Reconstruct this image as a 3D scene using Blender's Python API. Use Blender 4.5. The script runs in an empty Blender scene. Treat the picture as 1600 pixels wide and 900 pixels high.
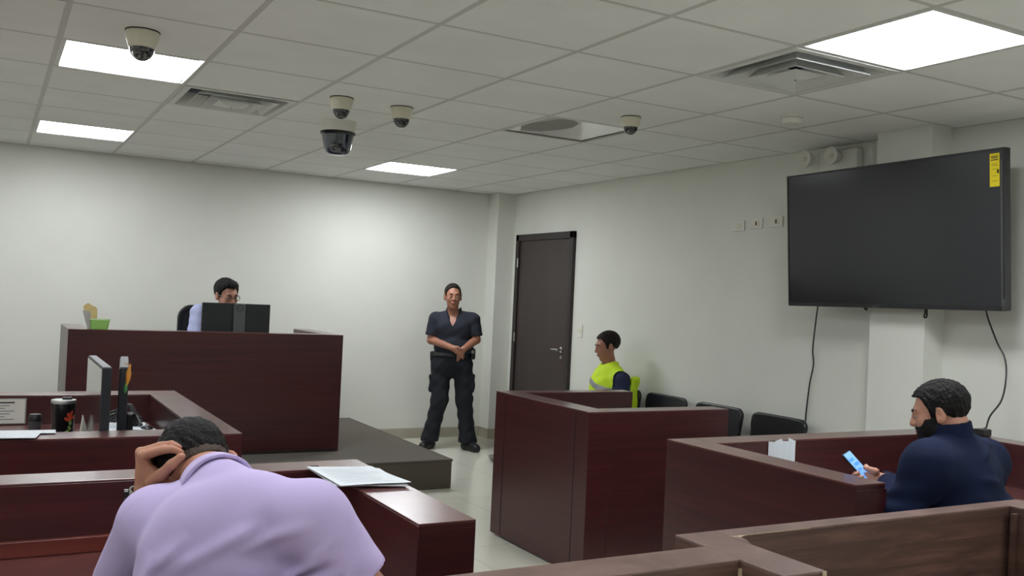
import bpy, bmesh, math, random
import numpy as np
from mathutils import Vector, Matrix
random.seed(7)
SC = bpy.context.scene
COL = SC.collection

# ------------------------------------------------------------------ camera, world, exposure
CAMH = 1.44
FPX, YAW, PITCH, ROLL = 1466.15, 0.50784, 0.0108, 0.0465
_f = np.array([math.sin(YAW)*math.cos(PITCH), math.cos(YAW)*math.cos(PITCH), math.sin(PITCH)])
_r0 = np.array([math.cos(YAW), -math.sin(YAW), 0.0]); _u0 = np.cross(_r0, _f)
CR = math.cos(ROLL)*_r0 + math.sin(ROLL)*_u0
CU = -math.sin(ROLL)*_r0 + math.cos(ROLL)*_u0
CF = _f
cam = bpy.data.cameras.new('camera'); camo = bpy.data.objects.new('camera', cam); COL.objects.link(camo)
cam.sensor_width = 36; cam.lens = FPX/1600*36; cam.clip_start = 0.02
camo.matrix_world = Matrix(((CR[0], CU[0], -CF[0], 0), (CR[1], CU[1], -CF[1], 0), (CR[2], CU[2], -CF[2], CAMH), (0, 0, 0, 1)))
SC.camera = camo
w = bpy.data.worlds.new('world'); SC.world = w; w.use_nodes = True
w.node_tree.nodes['Background'].inputs[0].default_value = (0.8, 0.85, 0.9, 1)
w.node_tree.nodes['Background'].inputs[1].default_value = 0.0
SC.view_settings.view_transform = 'Standard'; SC.view_settings.look = 'None'
SC.view_settings.gamma = 1; SC.view_settings.use_curve_mapping = False
SC.view_settings.exposure = 0.0
LAMP = 19.6         # emission strength of the left ceiling panels, dimmed to even out the walls
LAMP_RIGHT = 30.0     # and of the right ones, raised to brighten the right wall

def at(px, py, depth):      # a point of the place seen at a pixel, at a given distance along the view axis
    return np.array([0, 0, CAMH]) + depth*(CF + CR*(px-800)/FPX - CU*(py-450)/FPX)
def V(*a): return np.array(a, float)
def nrm(a): a = np.asarray(a, float); return a/np.linalg.norm(a)

# ------------------------------------------------------------------ materials
def lin(c): return tuple(((x/255)/12.92 if x/255 <= .04045 else ((x/255+.055)/1.055)**2.4) for x in c)
def mat(name, rgb, rough=.5, metal=0, spec=.5, coat=0, var=0, scale=8, bump=0, bscale=60, sss=0, emit=0, stretch=(1, 1, 1), sheen=0):
    m = bpy.data.materials.new(name); m.use_nodes = True
    nt = m.node_tree; b = nt.nodes['Principled BSDF']
    c = lin(rgb)
    b.inputs['Base Color'].default_value = (*c, 1); b.inputs['Roughness'].default_value = rough
    b.inputs['Metallic'].default_value = metal; b.inputs['Specular IOR Level'].default_value = spec
    b.inputs['Coat Weight'].default_value = coat; b.inputs['Coat Roughness'].default_value = .1
    if sss: b.inputs['Subsurface Weight'].default_value = sss; b.inputs['Subsurface Radius'].default_value = (.012, .005, .003)
    if sheen: b.inputs['Sheen Weight'].default_value = sheen
    if emit: b.inputs['Emission Color'].default_value = (*c, 1); b.inputs['Emission Strength'].default_value = emit
    if var or bump:
        tc = nt.nodes.new('ShaderNodeTexCoord'); mp = nt.nodes.new('ShaderNodeMapping'); mp.inputs['Scale'].default_value = stretch
        nt.links.new(tc.outputs['Object'], mp.inputs[0])
    if var:
        n = nt.nodes.new('ShaderNodeTexNoise'); n.inputs['Scale'].default_value = scale; n.inputs['Detail'].default_value = 5
        nt.links.new(mp.outputs[0], n.inputs['Vector'])
        r = nt.nodes.new('ShaderNodeValToRGB'); r.color_ramp.elements[0].position = .3; r.color_ramp.elements[1].position = .7
        r.color_ramp.elements[0].color = (*[x*(1-var) for x in c], 1); r.color_ramp.elements[1].color = (*[min(1, x*(1+var)) for x in c], 1)
        nt.links.new(n.outputs['Fac'], r.inputs[0]); nt.links.new(r.outputs[0], b.inputs['Base Color'])
    if bump:
        n2 = nt.nodes.new('ShaderNodeTexNoise'); n2.inputs['Scale'].default_value = bscale; n2.inputs['Detail'].default_value = 3
        nt.links.new(mp.outputs[0], n2.inputs['Vector'])
        bp = nt.nodes.new('ShaderNodeBump'); bp.inputs['Strength'].default_value = bump; bp.inputs['Distance'].default_value = .01
        nt.links.new(n2.outputs['Fac'], bp.inputs['Height']); nt.links.new(bp.outputs[0], b.inputs['Normal'])
    return m
def wood(name, dark, mid, light, rough=.33, zs=46, along=1.6, coat=.15):
    m = bpy.data.materials.new(name); m.use_nodes = True; nt = m.node_tree; b = nt.nodes['Principled BSDF']
    tc = nt.nodes.new('ShaderNodeTexCoord'); mp = nt.nodes.new('ShaderNodeMapping'); mp.inputs['Scale'].default_value = (along, along, zs)
    nt.links.new(tc.outputs['Object'], mp.inputs[0])
    n = nt.nodes.new('ShaderNodeTexNoise'); n.inputs['Scale'].default_value = 1; n.inputs['Detail'].default_value = 8; n.inputs['Roughness'].default_value = .65; n.inputs['Distortion'].default_value = .5
    nt.links.new(mp.outputs[0], n.inputs['Vector'])
    r = nt.nodes.new('ShaderNodeValToRGB'); e = r.color_ramp.elements
    e[0].position = .28; e[0].color = (*lin(dark), 1); e[1].position = .75; e[1].color = (*lin(light), 1)
    k = e.new(.5); k.color = (*lin(mid), 1)
    nt.links.new(n.outputs['Fac'], r.inputs[0]); nt.links.new(r.outputs[0], b.inputs['Base Color'])
    b.inputs['Roughness'].default_value = rough; b.inputs['Coat Weight'].default_value = coat; b.inputs['Coat Roughness'].default_value = .22
    return m
M = {}
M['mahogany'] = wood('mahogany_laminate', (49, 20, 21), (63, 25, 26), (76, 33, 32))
M['mahogany_lit'] = wood('mahogany_laminate_lit', (74, 38, 37), (92, 51, 49), (108, 63, 59), rough=.32, zs=1, along=5, coat=.75)  # same laminate for upper faces, ceiling reflection put into a lighter colour
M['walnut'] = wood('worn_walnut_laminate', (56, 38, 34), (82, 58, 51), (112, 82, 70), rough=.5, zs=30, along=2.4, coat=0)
M['walnut_lit'] = wood('worn_walnut_lit', (92, 70, 64), (112, 88, 81), (132, 106, 98), rough=.42, zs=1, along=7, coat=0)  # lighter copy for the rail tops, reflected light mixed into the wood colour
M['raw'] = mat('raw_chipboard', (172, 156, 126), .8, var=.2, scale=90)
M['groove'] = mat('dark_joint', (28, 14, 14), .7)
M['wall'] = mat('white_painted_wall', (222, 223, 214), .62, var=.025, scale=2.2, bump=.03, bscale=90)
M['lamp_right'] = mat('led_panel_right', (246, 249, 254), .5, emit=LAMP_RIGHT)
M['ceil'] = mat('ceiling_tile', (238, 239, 236), .9, var=.03, scale=3, bump=.12, bscale=240)
M['tbar'] = mat('ceiling_grid_metal', (200, 200, 195), .55)
M['cavity'] = mat('dark_cavity', (40, 44, 52), .9)
M['skirt'] = mat('beige_tile_skirting', (168, 162, 146), .3, var=.06, scale=6)
M['door'] = mat('dark_wenge_door', (58, 47, 47), .38, var=.10, scale=3, stretch=(3, 3, .35))
M['doorframe'] = mat('dark_wenge_frame', (46, 37, 37), .4, var=.1, scale=3, stretch=(3, 3, .35))
M['steel'] = mat('brushed_steel', (190, 190, 188), .28, metal=1)
M['chrome'] = mat('chrome', (215, 215, 215), .12, metal=1)
M['carpet'] = mat('brown_carpet', (86, 78, 66), .95, var=.16, scale=160, bump=.6, bscale=420, sheen=.2)
M['lamp'] = mat('led_panel', (246, 249, 254), .5, emit=LAMP)
M['white'] = mat('white_plastic', (226, 225, 216), .4)
M['cream'] = mat('cream_plastic', (222, 218, 198), .42)
M['ventwhite'] = mat('white_enamel', (214, 216, 212), .45)
M['dome'] = mat('smoked_dome', (22, 26, 38), .06, spec=.8, coat=.6)
M['bluedome'] = mat('blue_smoked_dome', (30, 34, 58), .08, spec=.8, coat=.8)
M['lens'] = mat('camera_lens', (8, 8, 10), .05, spec=.9, coat=1)
M['black'] = mat('black_plastic', (18, 18, 20), .42)
M['blackgloss'] = mat('black_gloss', (9, 9, 11), .1, coat=.3)
M['screen'] = mat('tv_screen', (36, 37, 42), .16, spec=.55)
M['tvframe'] = mat('tv_bezel', (34, 35, 38), .35)
M['tvmetal'] = mat('tv_edge_metal', (96, 96, 98), .35, metal=.8)
M['vinyl'] = mat('black_vinyl', (24, 26, 29), .27, bump=.05, bscale=300)
M['yellow'] = mat('yellow_sticker', (228, 208, 28), .5)
M['ink'] = mat('dark_ink', (34, 34, 36), .7)
M['greyink'] = mat('grey_ink', (138, 142, 146), .8)
M['paper'] = mat('white_paper', (214, 220, 224), .75, var=.02, scale=20)
M['paper2'] = mat('off_white_paper', (214, 214, 204), .75)
M['manila'] = mat('manila_card', (214, 190, 134), .7, var=.06, scale=14)
M['greypaper'] = mat('grey_booklet', (168, 164, 162), .7, var=.08, scale=40)
M['green'] = mat('green_plastic', (140, 186, 96), .4)
M['greenlip'] = mat('pale_green_plastic', (196, 220, 168), .4)
M['monback'] = mat('monitor_back', (26, 29, 34), .45)
M['mongrey'] = mat('monitor_grey', (92, 94, 97), .4, metal=.3)
M['monpanel'] = mat('monitor_screen', (60, 62, 66), .1, spec=.8, coat=1)
M['orange'] = mat('orange_ribbon', (206, 138, 50), .55)
M['greencloth'] = mat('green_ribbon', (76, 142, 82), .6)
M['red'] = mat('red_print', (176, 62, 36), .5)
M['leaf'] = mat('green_print', (110, 136, 74), .5)
M['tumbler'] = mat('black_tumbler', (14, 15, 17), .25, coat=.3)
M['mesh'] = mat('black_mesh', (24, 25, 28), .8)
M['greybowl'] = mat('grey_metal_base', (128, 124, 116), .4, metal=.4)
M['phonescreen'] = mat('phone_screen', (120, 170, 235), .2, emit=.5)
M['phoneui'] = mat('phone_message', (70, 140, 225), .3, emit=.42)
def floor_mat():
    m = bpy.data.materials.new('polished_cream_tile'); m.use_nodes = True; nt = m.node_tree; b = nt.nodes['Principled BSDF']
    tc = nt.nodes.new('ShaderNodeTexCoord'); br = nt.nodes.new('ShaderNodeTexBrick')
    br.offset = 0; br.inputs['Scale'].default_value = 1; br.inputs['Brick Width'].default_value = .6; br.inputs['Row Height'].default_value = .6
    br.inputs['Mortar Size'].default_value = .0025; br.inputs['Mortar Smooth'].default_value = .3
    br.inputs['Color1'].default_value = (*lin((221, 220, 205)), 1); br.inputs['Color2'].default_value = (*lin((217, 216, 201)), 1); br.inputs['Mortar'].default_value = (*lin((180, 176, 160)), 1)
    nt.links.new(tc.outputs['Object'], br.inputs['Vector']); nt.links.new(br.outputs['Color'], b.inputs['Base Color'])
    b.inputs['Roughness'].default_value = .12; b.inputs['Specular IOR Level'].default_value = .5
    return m
M['floor'] = floor_mat()

# ------------------------------------------------------------------ mesh helpers
class MB:
    def __init__(s): s.bm = bmesh.new()
    def box(s, lo, hi, bev=0, seg=2):
        lo = np.minimum(lo, hi); hi2 = np.maximum(lo, hi)
        return s.obox((np.array(lo)+hi2)/2, (hi2-np.array(lo))/2, np.eye(3), bev, seg)
    def obox(s, c, h, R, bev=0, seg=2):     # R: columns are the box axes
        c = np.array(c, float); vs = []
        for i in (-1, 1):
            for j in (-1, 1):
                for k in (-1, 1):
                    vs.append(s.bm.verts.new(c + R@np.array([i*h[0], j*h[1], k*h[2]])))
        fs = [(0, 1, 3, 2), (4, 6, 7, 5), (0, 4, 5, 1), (2, 3, 7, 6), (0, 2, 6, 4), (1, 5, 7, 3)]
        F = [s.bm.faces.new([vs[i] for i in f]) for f in fs]
        bmesh.ops.recalc_face_normals(s.bm, faces=F)
        if bev:
            ed = list({e for f in F for e in f.edges})
            bmesh.ops.bevel(s.bm, geom=ed, offset=bev, segments=seg, profile=.5, affect='EDGES')
        return s
    def tube(s, pts, r, n=8, cap=True):
        pts = [np.array(p, float) for p in pts]; rs = r if isinstance(r, (list, tuple)) else [r]*len(pts)
        up = V(0, 0, 1); rings = []; prev = None
        for i, p in enumerate(pts):
            t = nrm(pts[min(i+1, len(pts)-1)] - pts[max(i-1, 0)])
            a = np.cross(t, up if prev is None else np.cross(prev, t)) if prev is not None else np.cross(t, up if abs(t[2]) < .95 else V(1, 0, 0))
            if np.linalg.norm(a) < 1e-6: a = np.cross(t, V(0, 1, 0))
            a = nrm(a) if prev is None else nrm(prev - t*np.dot(prev, t)); b = np.cross(t, a); prev = a
            rings.append([s.bm.verts.new(p + rs[i]*(a*math.cos(2*math.pi*k/n) + b*math.sin(2*math.pi*k/n))) for k in range(n)])
        for A, B in zip(rings, rings[1:]):
            for k in range(n): s.bm.faces.new((A[k], A[(k+1) % n], B[(k+1) % n], B[k]))
        if cap: s.bm.faces.new(list(reversed(rings[0]))); s.bm.faces.new(rings[-1])
        return s
    def lathe(s, c, prof, n=32, R=np.eye(3)):   # prof: (radius, height) list; closed where radius is 0
        c = np.array(c, float); rings = []
        for r, z in prof:
            if r < 1e-6: rings.append([s.bm.verts.new(c + R@V(0, 0, z))])
            else: rings.append([s.bm.verts.new(c + R@V(r*math.cos(2*math.pi*k/n), r*math.sin(2*math.pi*k/n), z)) for k in range(n)])
        for A, B in zip(rings, rings[1:]):
            if len(A) == 1 and len(B) == 1: continue
            for k in range(n):
                k2 = (k+1) % n
                if len(A) == 1: s.bm.faces.new((A[0], B[k2], B[k]))
                elif len(B) == 1: s.bm.faces.new((A[k], A[k2], B[0]))
                else: s.bm.faces.new((A[k], A[k2], B[k2], B[k]))
        return s
    def sphere(s, c, r, R=np.eye(3), n=16):
        r = np.array([r]*3 if np.isscalar(r) else r)
        prof = [(math.sin(math.pi*i/n), -math.cos(math.pi*i/n)) for i in range(n+1)]
        return s.lathe(c, prof, n*2, R@np.diag(r))
    def quad(s, *p): s.bm.faces.new([s.bm.verts.new(np.array(q, float)) for q in p]); return s
    def prism(s, pts, d):       # polygon extruded along vector d
        A = [s.bm.verts.new(np.array(p, float)) for p in pts]; B = [s.bm.verts.new(np.array(p, float)+np.array(d)) for p in pts]
        s.bm.faces.new(A); s.bm.faces.new(list(reversed(B))); n = len(A)
        for k in range(n): s.bm.faces.new((A[k], B[k], B[(k+1) % n], A[(k+1) % n]))
        return s
OFF = {}
def link_mesh(name, me, m, parent):
    o = bpy.data.objects.new(name, me); COL.objects.link(o)
    if m is not None: me.materials.append(m)
    if parent is not None: o.parent = parent; OFF[o.name] = OFF.get(parent.name, Vector((0, 0, 0)))
    return o
def part(name, mb, m, parent=None, smooth=False):
    me = bpy.data.meshes.new(name)
    off = OFF.get(parent.name, Vector((0, 0, 0))) if parent is not None else Vector((0, 0, 0))
    bmesh.ops.recalc_face_normals(mb.bm, faces=mb.bm.faces[:])
    if off.length: bmesh.ops.translate(mb.bm, verts=mb.bm.verts[:], vec=-off)
    mb.bm.to_mesh(me); mb.bm.free()
    if smooth:
        me.polygons.foreach_set('use_smooth', [True]*len(me.polygons))
        try: me.set_sharp_from_angle(angle=math.radians(42))
        except Exception: pass
    return link_mesh(name, me, m, parent)
def tag(o, label=None, cat=None, group=None, kind=None):
    if label: o['label'] = label
    if cat: o['category'] = cat
    if group: o['group'] = group
    if kind: o['kind'] = kind
    return o
def thing(name, label, cat, loc, group=None, rotz=0, local=False):
    o = bpy.data.objects.new(name, None); COL.objects.link(o); o.location = Vector(loc); o.rotation_euler = (0, 0, rotz)
    o.empty_display_size = .1
    OFF[o.name] = Vector((0, 0, 0)) if local else Vector(loc)
    return tag(o, label, cat, group)
def solo(name, mb, m, label, cat, group=None, smooth=False): return tag(part(name, mb, m, None, smooth), label, cat, group)
def struct(name, mb, m, parent=None, smooth=False):
    o = part(name, mb, m, parent, smooth)
    if parent is None: o['kind'] = 'structure'
    return o
def copy_tree(o, loc, label, rotz=None):
    c = o.copy(); COL.objects.link(c); c.location = Vector(loc); c['label'] = label
    if rotz is not None: c.rotation_euler = (0, 0, rotz)
    def rec(src, dst):
        for ch in [x for x in COL.objects if x.parent == src]:
            d = ch.copy(); COL.objects.link(d); d.parent = dst; rec(ch, d)
    rec(o, c)
    return c
def text_mesh(s, size, c, R, depth=.0006):
    cu = bpy.data.curves.new('lettering', 'FONT'); cu.body = s; cu.size = size; cu.align_x = 'CENTER'; cu.align_y = 'CENTER'; cu.extrude = depth
    o = bpy.data.objects.new('lettering', cu); COL.objects.link(o)
    bpy.context.view_layer.update()
    me = bpy.data.meshes.new_from_object(o.evaluated_get(bpy.context.evaluated_depsgraph_get()))
    bpy.data.objects.remove(o); bpy.data.curves.remove(cu)
    mb = MB(); mb.bm.from_mesh(me); bpy.data.meshes.remove(me)
    Mx = Matrix([[R[0][0], R[0][1], R[0][2], c[0]], [R[1][0], R[1][1], R[1][2], c[1]], [R[2][0], R[2][1], R[2][2], c[2]], [0, 0, 0, 1]])
    bmesh.ops.transform(mb.bm, matrix=Mx, verts=mb.bm.verts[:])
    return mb

# ------------------------------------------------------------------ organic surfaces: signed distance field -> quad mesh
def rc(a, b, ra, rb):
    a = np.array(a, float); b = np.array(b, float); ba = b-a; L = ba@ba+1e-12
    def f(P):
        q = P-a; t = np.clip(q@ba/L, 0, 1)
        return np.linalg.norm(q - t[:, None]*ba, axis=1) - (ra+(rb-ra)*t)
    return f
def el(c, r, R=np.eye(3)):
    c = np.array(c, float); r = np.array(r, float)
    def f(P):
        q = (P-c)@R; k0 = np.linalg.norm(q/r, axis=1); k1 = np.linalg.norm(q/(r*r), axis=1)
        return k0*(k0-1)/np.maximum(k1, 1e-9)
    return f
def rbox(c, h, r, R=np.eye(3)):
    c = np.array(c, float); h = np.array(h, float)
    def f(P):
        d = np.abs((P-c)@R) - (h-r)
        return np.linalg.norm(np.maximum(d, 0), axis=1) + np.minimum(d.max(1), 0) - r
    return f
def plane(p, n):     # negative behind the plane
    p = np.array(p, float); n = nrm(n)
    return lambda P: (P-p)@n
def smin(a, b, k):
    h = np.maximum(k-np.abs(a-b), 0)/k
    return np.minimum(a, b) - h*h*k*.25
def union(fs, k=.02):
    def f(P):
        d = fs[0](P)
        for g in fs[1:]:
            kk = k
            if isinstance(g, tuple): g, kk = g
            d = smin(d, g(P), kk)
        return d
    return f
def cut(f, *gs):     # intersection with the half spaces behind the planes
    def h(P):
        d = f(P)
        for g in gs: d = np.maximum(d, g(P))
        return d
    return h
def ssub(f, g, k=.01): return lambda P: -smin(-f(P), g(P), k)
def grow(f, t): return lambda P: f(P)-t
def nets(fn, lo, hi, h, smooth=2):
    lo = np.array(lo, float); hi = np.array(hi, float); B = 6
    nb = np.ceil((hi-lo)/(h*B)).astype(int); n = nb*B+1
    ax = [lo[i]+(np.arange(nb[i])+.5)*B*h for i in range(3)]
    C = np.stack(np.meshgrid(*ax, indexing='ij'), -1).reshape(-1, 3)
    dc = fn(C).reshape(nb)
    near = np.abs(dc) < B*h*.87*1.7+h
    Vv = np.empty(n, np.float32)
    big = np.repeat(np.repeat(np.repeat(dc, B, 0), B, 1), B, 2)
    Vv[:-1, :-1, :-1] = big; Vv[-1] = 1; Vv[:, -1] = 1; Vv[:, :, -1] = 1
    mk = np.zeros(n, bool)
    for i, j, k in np.argwhere(near): mk[i*B:(i+1)*B+1, j*B:(j+1)*B+1, k*B:(k+1)*B+1] = True
    idx = np.argwhere(mk)
    for s in range(0, len(idx), 400000):
        I = idx[s:s+400000]; Vv[I[:, 0], I[:, 1], I[:, 2]] = fn(lo+I*h)
    S = Vv < 0
    cnt = sum(S[a:n[0]-1+a, b:n[1]-1+b, c:n[2]-1+c].astype(np.int8) for a in (0, 1) for b in (0, 1) for c in (0, 1))
    act = np.argwhere((cnt > 0) & (cnt < 8))
    vid = -np.ones(np.array(n)-1, int); vid[act[:, 0], act[:, 1], act[:, 2]] = np.arange(len(act))
    acc = np.zeros((len(act), 3)); num = np.zeros(len(act))
    for axis in range(3):
        o1, o2 = [d for d in range(3) if d != axis]
        for a in (0, 1):
            for b in (0, 1):
                p0 = act.copy(); p0[:, o1] += a; p0[:, o2] += b; p1 = p0.copy(); p1[:, axis] += 1
                v0 = Vv[p0[:, 0], p0[:, 1], p0[:, 2]]; v1 = Vv[p1[:, 0], p1[:, 1], p1[:, 2]]
                m = (v0 < 0) != (v1 < 0)
                t = np.where(m, v0/np.where(m, v0-v1, 1), 0)
                q = p0.astype(float); q[:, axis] += t
                acc[m] += q[m]; num[m] += 1
    P = lo + acc/num[:, None]*h
    Q = []
    for axis in range(3):
        o1, o2 = [(1, 2), (2, 0), (0, 1)][axis]
        sl0 = [slice(None)]*3; sl1 = [slice(None)]*3; sl0[axis] = slice(0, -1); sl1[axis] = slice(1, None)
        e = S[tuple(sl0)] != S[tuple(sl1)]
        I = np.argwhere(e); I = I[(I[:, o1] > 0) & (I[:, o2] > 0) & (I[:, o1] < n[o1]-1) & (I[:, o2] < n[o2]-1)]
        ins = S[I[:, 0], I[:, 1], I[:, 2]]
        def cell(d1, d2):
            J = I.copy(); J[:, o1] += d1; J[:, o2] += d2
            return vid[J[:, 0], J[:, 1], J[:, 2]]
        q = np.stack([cell(-1, -1), cell(0, -1), cell(0, 0), cell(-1, 0)], 1)
        q[~ins] = q[~ins][:, ::-1]
        Q.append(q)
    Q = np.concatenate(Q); Q = Q[(Q >= 0).all(1)]
    for _ in range(smooth):
        A = np.zeros_like(P); N = np.zeros(len(P))
        for a in range(4):
            b = (a+1) % 4
            np.add.at(A, Q[:, a], P[Q[:, b]]); np.add.at(A, Q[:, b], P[Q[:, a]]); np.add.at(N, Q[:, a], 1); np.add.at(N, Q[:, b], 1)
        P = P*.5 + .5*A/np.maximum(N, 1)[:, None]
    return P, Q
def organic(name, fn, lo, hi, h, m, parent=None, smooth=2):
    P, Q = nets(fn, lo, hi, h, smooth)
    off = OFF.get(parent.name, Vector((0, 0, 0))) if parent is not None else Vector((0, 0, 0))
    P = P - np.array(off)
    me = bpy.data.meshes.new(name); me.from_pydata(P.tolist(), [], Q.tolist()); me.update()
    me.polygons.foreach_set('use_smooth', [True]*len(me.polygons))
    return link_mesh(name, me, m, parent)

# ================================================================== THE SETTING
ZC = 2.508; XR = 4.70; YB = 8.65; XL = -3.2; YF = -3.4; TX = .635*1.01385; TY = .635; GX, GY = 1.5096, 3.3949
def gx(i): return GX+i*TX
def gy(j): return GY+j*TY
struct('floor', MB().box((XL-.1, YF-.1, -.1), (XR+.1, YB+.1, 0)), M['floor'])
struct('wall_back', MB().box((XL-.1, YB, 0), (XR+.1, YB+.12, ZC+.3)), M['wall'])
struct('wall_right', MB().box((XR, YF, 0), (XR+.12, YB, ZC+.3)), M['wall'])
struct('wall_left', MB().box((XL-.12, YF, 0), (XL, YB, ZC+.3)), M['wall'])
struct('wall_front', MB().box((XL-.1, YF-.12, 0), (XR+.1, YF, ZC+.3)), M['wall'])
struct('trim_1', MB().box((4.50, 8.45, 0), (XR, YB, ZC+.02)), M['wall'])                 # corner pillar
struct('trim_2', MB().box((4.535, 3.43, 0), (XR, 3.80, ZC+.02)), M['wall'])              # pillar behind the television
struct('baseboard_back', MB().box((3.1, YB-.012, 0), (4.5, YB, .1), .003), M['skirt'])
bb = MB().box((4.488, 8.438, 0), (4.5, YB-.012, .1), .003); bb.box((4.5, 8.438, 0), (XR-.012, 8.45, .1), .003)
bb.box((XR-.012, 8.36, 0), (XR, 8.45, .1), .003); bb.box((XR-.012, YF, 0), (XR, 3.43, .1), .003); bb.box((XR-.012, 3.8, 0), (XR, 7.24, .1), .003); bb.box((4.523, 3.43, 0), (4.535, 3.8, .1), .003)
struct('baseboard_right', bb, M['skirt'])

LIT = [(-2, 2), (-2, 6), (2, 6), (2, -2), (-2, -2), (-6, 2), (-6, 6), (-6, -2), (-2, -6), (2, -6), (-6, -6)]
VENT = [(-1, 3), (2, -1)]; DEAD = (2, 2)
HOLES = set(LIT+VENT+[DEAD])
ix = range(-8, 6); jy = range(-11, 9)
tiles = MB(); bars = MB()
for i in ix:
    for j in jy:
        if (i, j) in HOLES: continue
        x0, x1, y0, y1 = max(gx(i), XL), min(gx(i+1), XR), max(gy(j), YF), min(gy(j+1), YB)
        if x1-x0 < .02 or y1-y0 < .02: continue
        tiles.box((x0+.0105, y0+.0105, ZC+.0005), (x1-.0105, y1-.0105, ZC+.02), .002, 1)
for i in range(-7, 6):
    if XL < gx(i) < XR: bars.box((gx(i)-.0115, YF, ZC), (gx(i)+.0115, YB, ZC+.03))
for j in range(-10, 9):
    if YF < gy(j) < YB: bars.box((XL, gy(j)-.0115, ZC+.0012), (XR, gy(j)+.0115, ZC+.03))
for x in (XL, XR-.02): bars.box((x, YF, ZC-.0005), (x+.02, YB, ZC+.03))
for y in (YF, YB-.02): bars.box((XL, y, ZC-.0005), (XR, y+.02, ZC+.03))
c_o = struct('ceiling', tiles, M['ceil'])
part('ceiling_grid', bars, M['tbar'], c_o)
part('slab', MB().box((XL-.1, YF-.1, ZC+.28), (XR+.1, YB+.1, ZC+.4)), M['cavity'], c_o)

# door in the right wall
dr = thing('door_1', 'dark brown flush door in the right wall beside the corner', 'door', (XR, 7.81, 0)); del dr['label'], dr['category']; dr['kind'] = 'structure'
DY0, DY1, DZ = 7.27, 8.345, 2.085
fr = MB().box((XR-.035, DY0, 0), (XR+.03, DY0+.06, DZ), .004); fr.box((XR-.035, DY1-.06, 0), (XR+.03, DY1, DZ), .004); fr.box((XR-.035, DY0, DZ-.065), (XR+.03, DY1, DZ), .004)
part('door_frame', fr, M['doorframe'], dr)
part('door_leaf', MB().box((XR-.018, DY0+.064, .008), (XR+.02, DY1-.064, DZ-.069), .003), M['door'], dr)
hd = MB().lathe((XR-.018, 7.41, .98), [(0, 0), (.028, 0), (.028, .008), (.012, .012), (.012, .045), (0, .045)], 20, np.array([[0, 0, -1], [0, 1, 0], [1, 0, 0]], float))
hd.tube([(XR-.058, 7.405, .98), (XR-.06, 7.46, .982), (XR-.055, 7.53, .978)], [.011, .0095, .008], 10)
part('handle', hd, M['chrome'], dr, True)
part('keyhole', MB().lathe((XR-.018, 7.41, .91), [(0, 0), (.016, 0), (.016, .006), (0, .006)], 16, np.array([[0, 0, -1], [0, 1, 0], [1, 0, 0]], float)), M['steel'], dr, True)
for z in (1.80, 1.05, .28): part('hinge', MB().tube([(XR-.038, DY1-.062, z-.045), (XR-.038, DY1-.062, z+.045)], .008, 8), M['steel'], dr, True)

# ================================================================== THINGS ON THE CEILING
LL = {(-2, 2): 'lit square ceiling panel on the left behind the nearest dome camera', (-2, 6): 'lit ceiling panel at far left close to the back wall',
      (2, 6): 'lit ceiling panel in the middle close to the back wall', (2, -2): 'large lit ceiling panel above the television at upper right'}
first = None
for (i, j) in LIT:
    cx, cy = (gx(i)+gx(i+1))/2, (gy(j)+gy(j+1))/2
    lab = LL.get((i, j), 'lit ceiling panel out of the picture behind or left of the viewer')
    if first is None:
        first = thing('ceiling_light', lab, 'ceiling light', (cx, cy, ZC+.004), 'square light panels in the ceiling', local=True)
        hx, hy = TX/2-.012, TY/2-.012
        fb = MB()
        for s in (-1, 1):
            fb.box((s*hx, -hy, -.002), (s*(hx-.022), hy, .03)); fb.box((-hx+.022, s*hy, -.002), (hx-.022, s*(hy-.022), .03))
        part('frame', fb, M['ventwhite'], first)
        part('diffuser', MB().box((-hx+.02, -hy+.02, .002), (hx-.02, hy-.02, .012)), M['lamp'], first)
    else:
        cpy = copy_tree(first, (cx, cy, ZC+.004), lab)
        if i > 0:
            for ch in COL.objects:
                if ch.parent == cpy and ch.name.startswith('diffuser'): ch.material_slots[0].link = 'OBJECT'; ch.material_slots[0].material = M['lamp_right']
i, j = DEAD; cx, cy = (gx(i)+gx(i+1))/2, (gy(j)+gy(j+1))/2
dl = thing('ceiling_light', 'unlit white ceiling panel with a grey patch beside the rightmost dome camera', 'ceiling light', (cx, cy, ZC+.004), 'square light panels in the ceiling', local=True)
fb = MB()
for s in (-1, 1):
    fb.box((s*hx, -hy, -.002), (s*(hx-.022), hy, .03)); fb.box((-hx+.022, s*hy, -.002), (hx-.022, s*(hy-.022), .03))
part('frame', fb, M['ventwhite'], dl)
M['dead'] = mat('unlit_diffuser', (250, 250, 248), .22, coat=.6)
part('diffuser', MB().box((-hx+.02, -hy+.02, .001), (hx-.02, hy-.02, .012)), M['dead'], dl)
M['greypatch'] = mat('grey_stain', (150, 148, 142), .7)  # flat grey area laid over part of the diffuser
pts = [(-hx+.03, -.02), (-hx+.03, hy-.21), (-.20, hy-.06), (-.08, .17), (-.02, .03), (-.015, -.10), (-.05, -.20), (-.13, -hy+.03), (-hx+.10, -hy+.03)]
part('grey_patch', MB().prism([(x, y, .0006) for x, y in pts], (0, 0, .0004)), M['greypatch'], dl)

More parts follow.
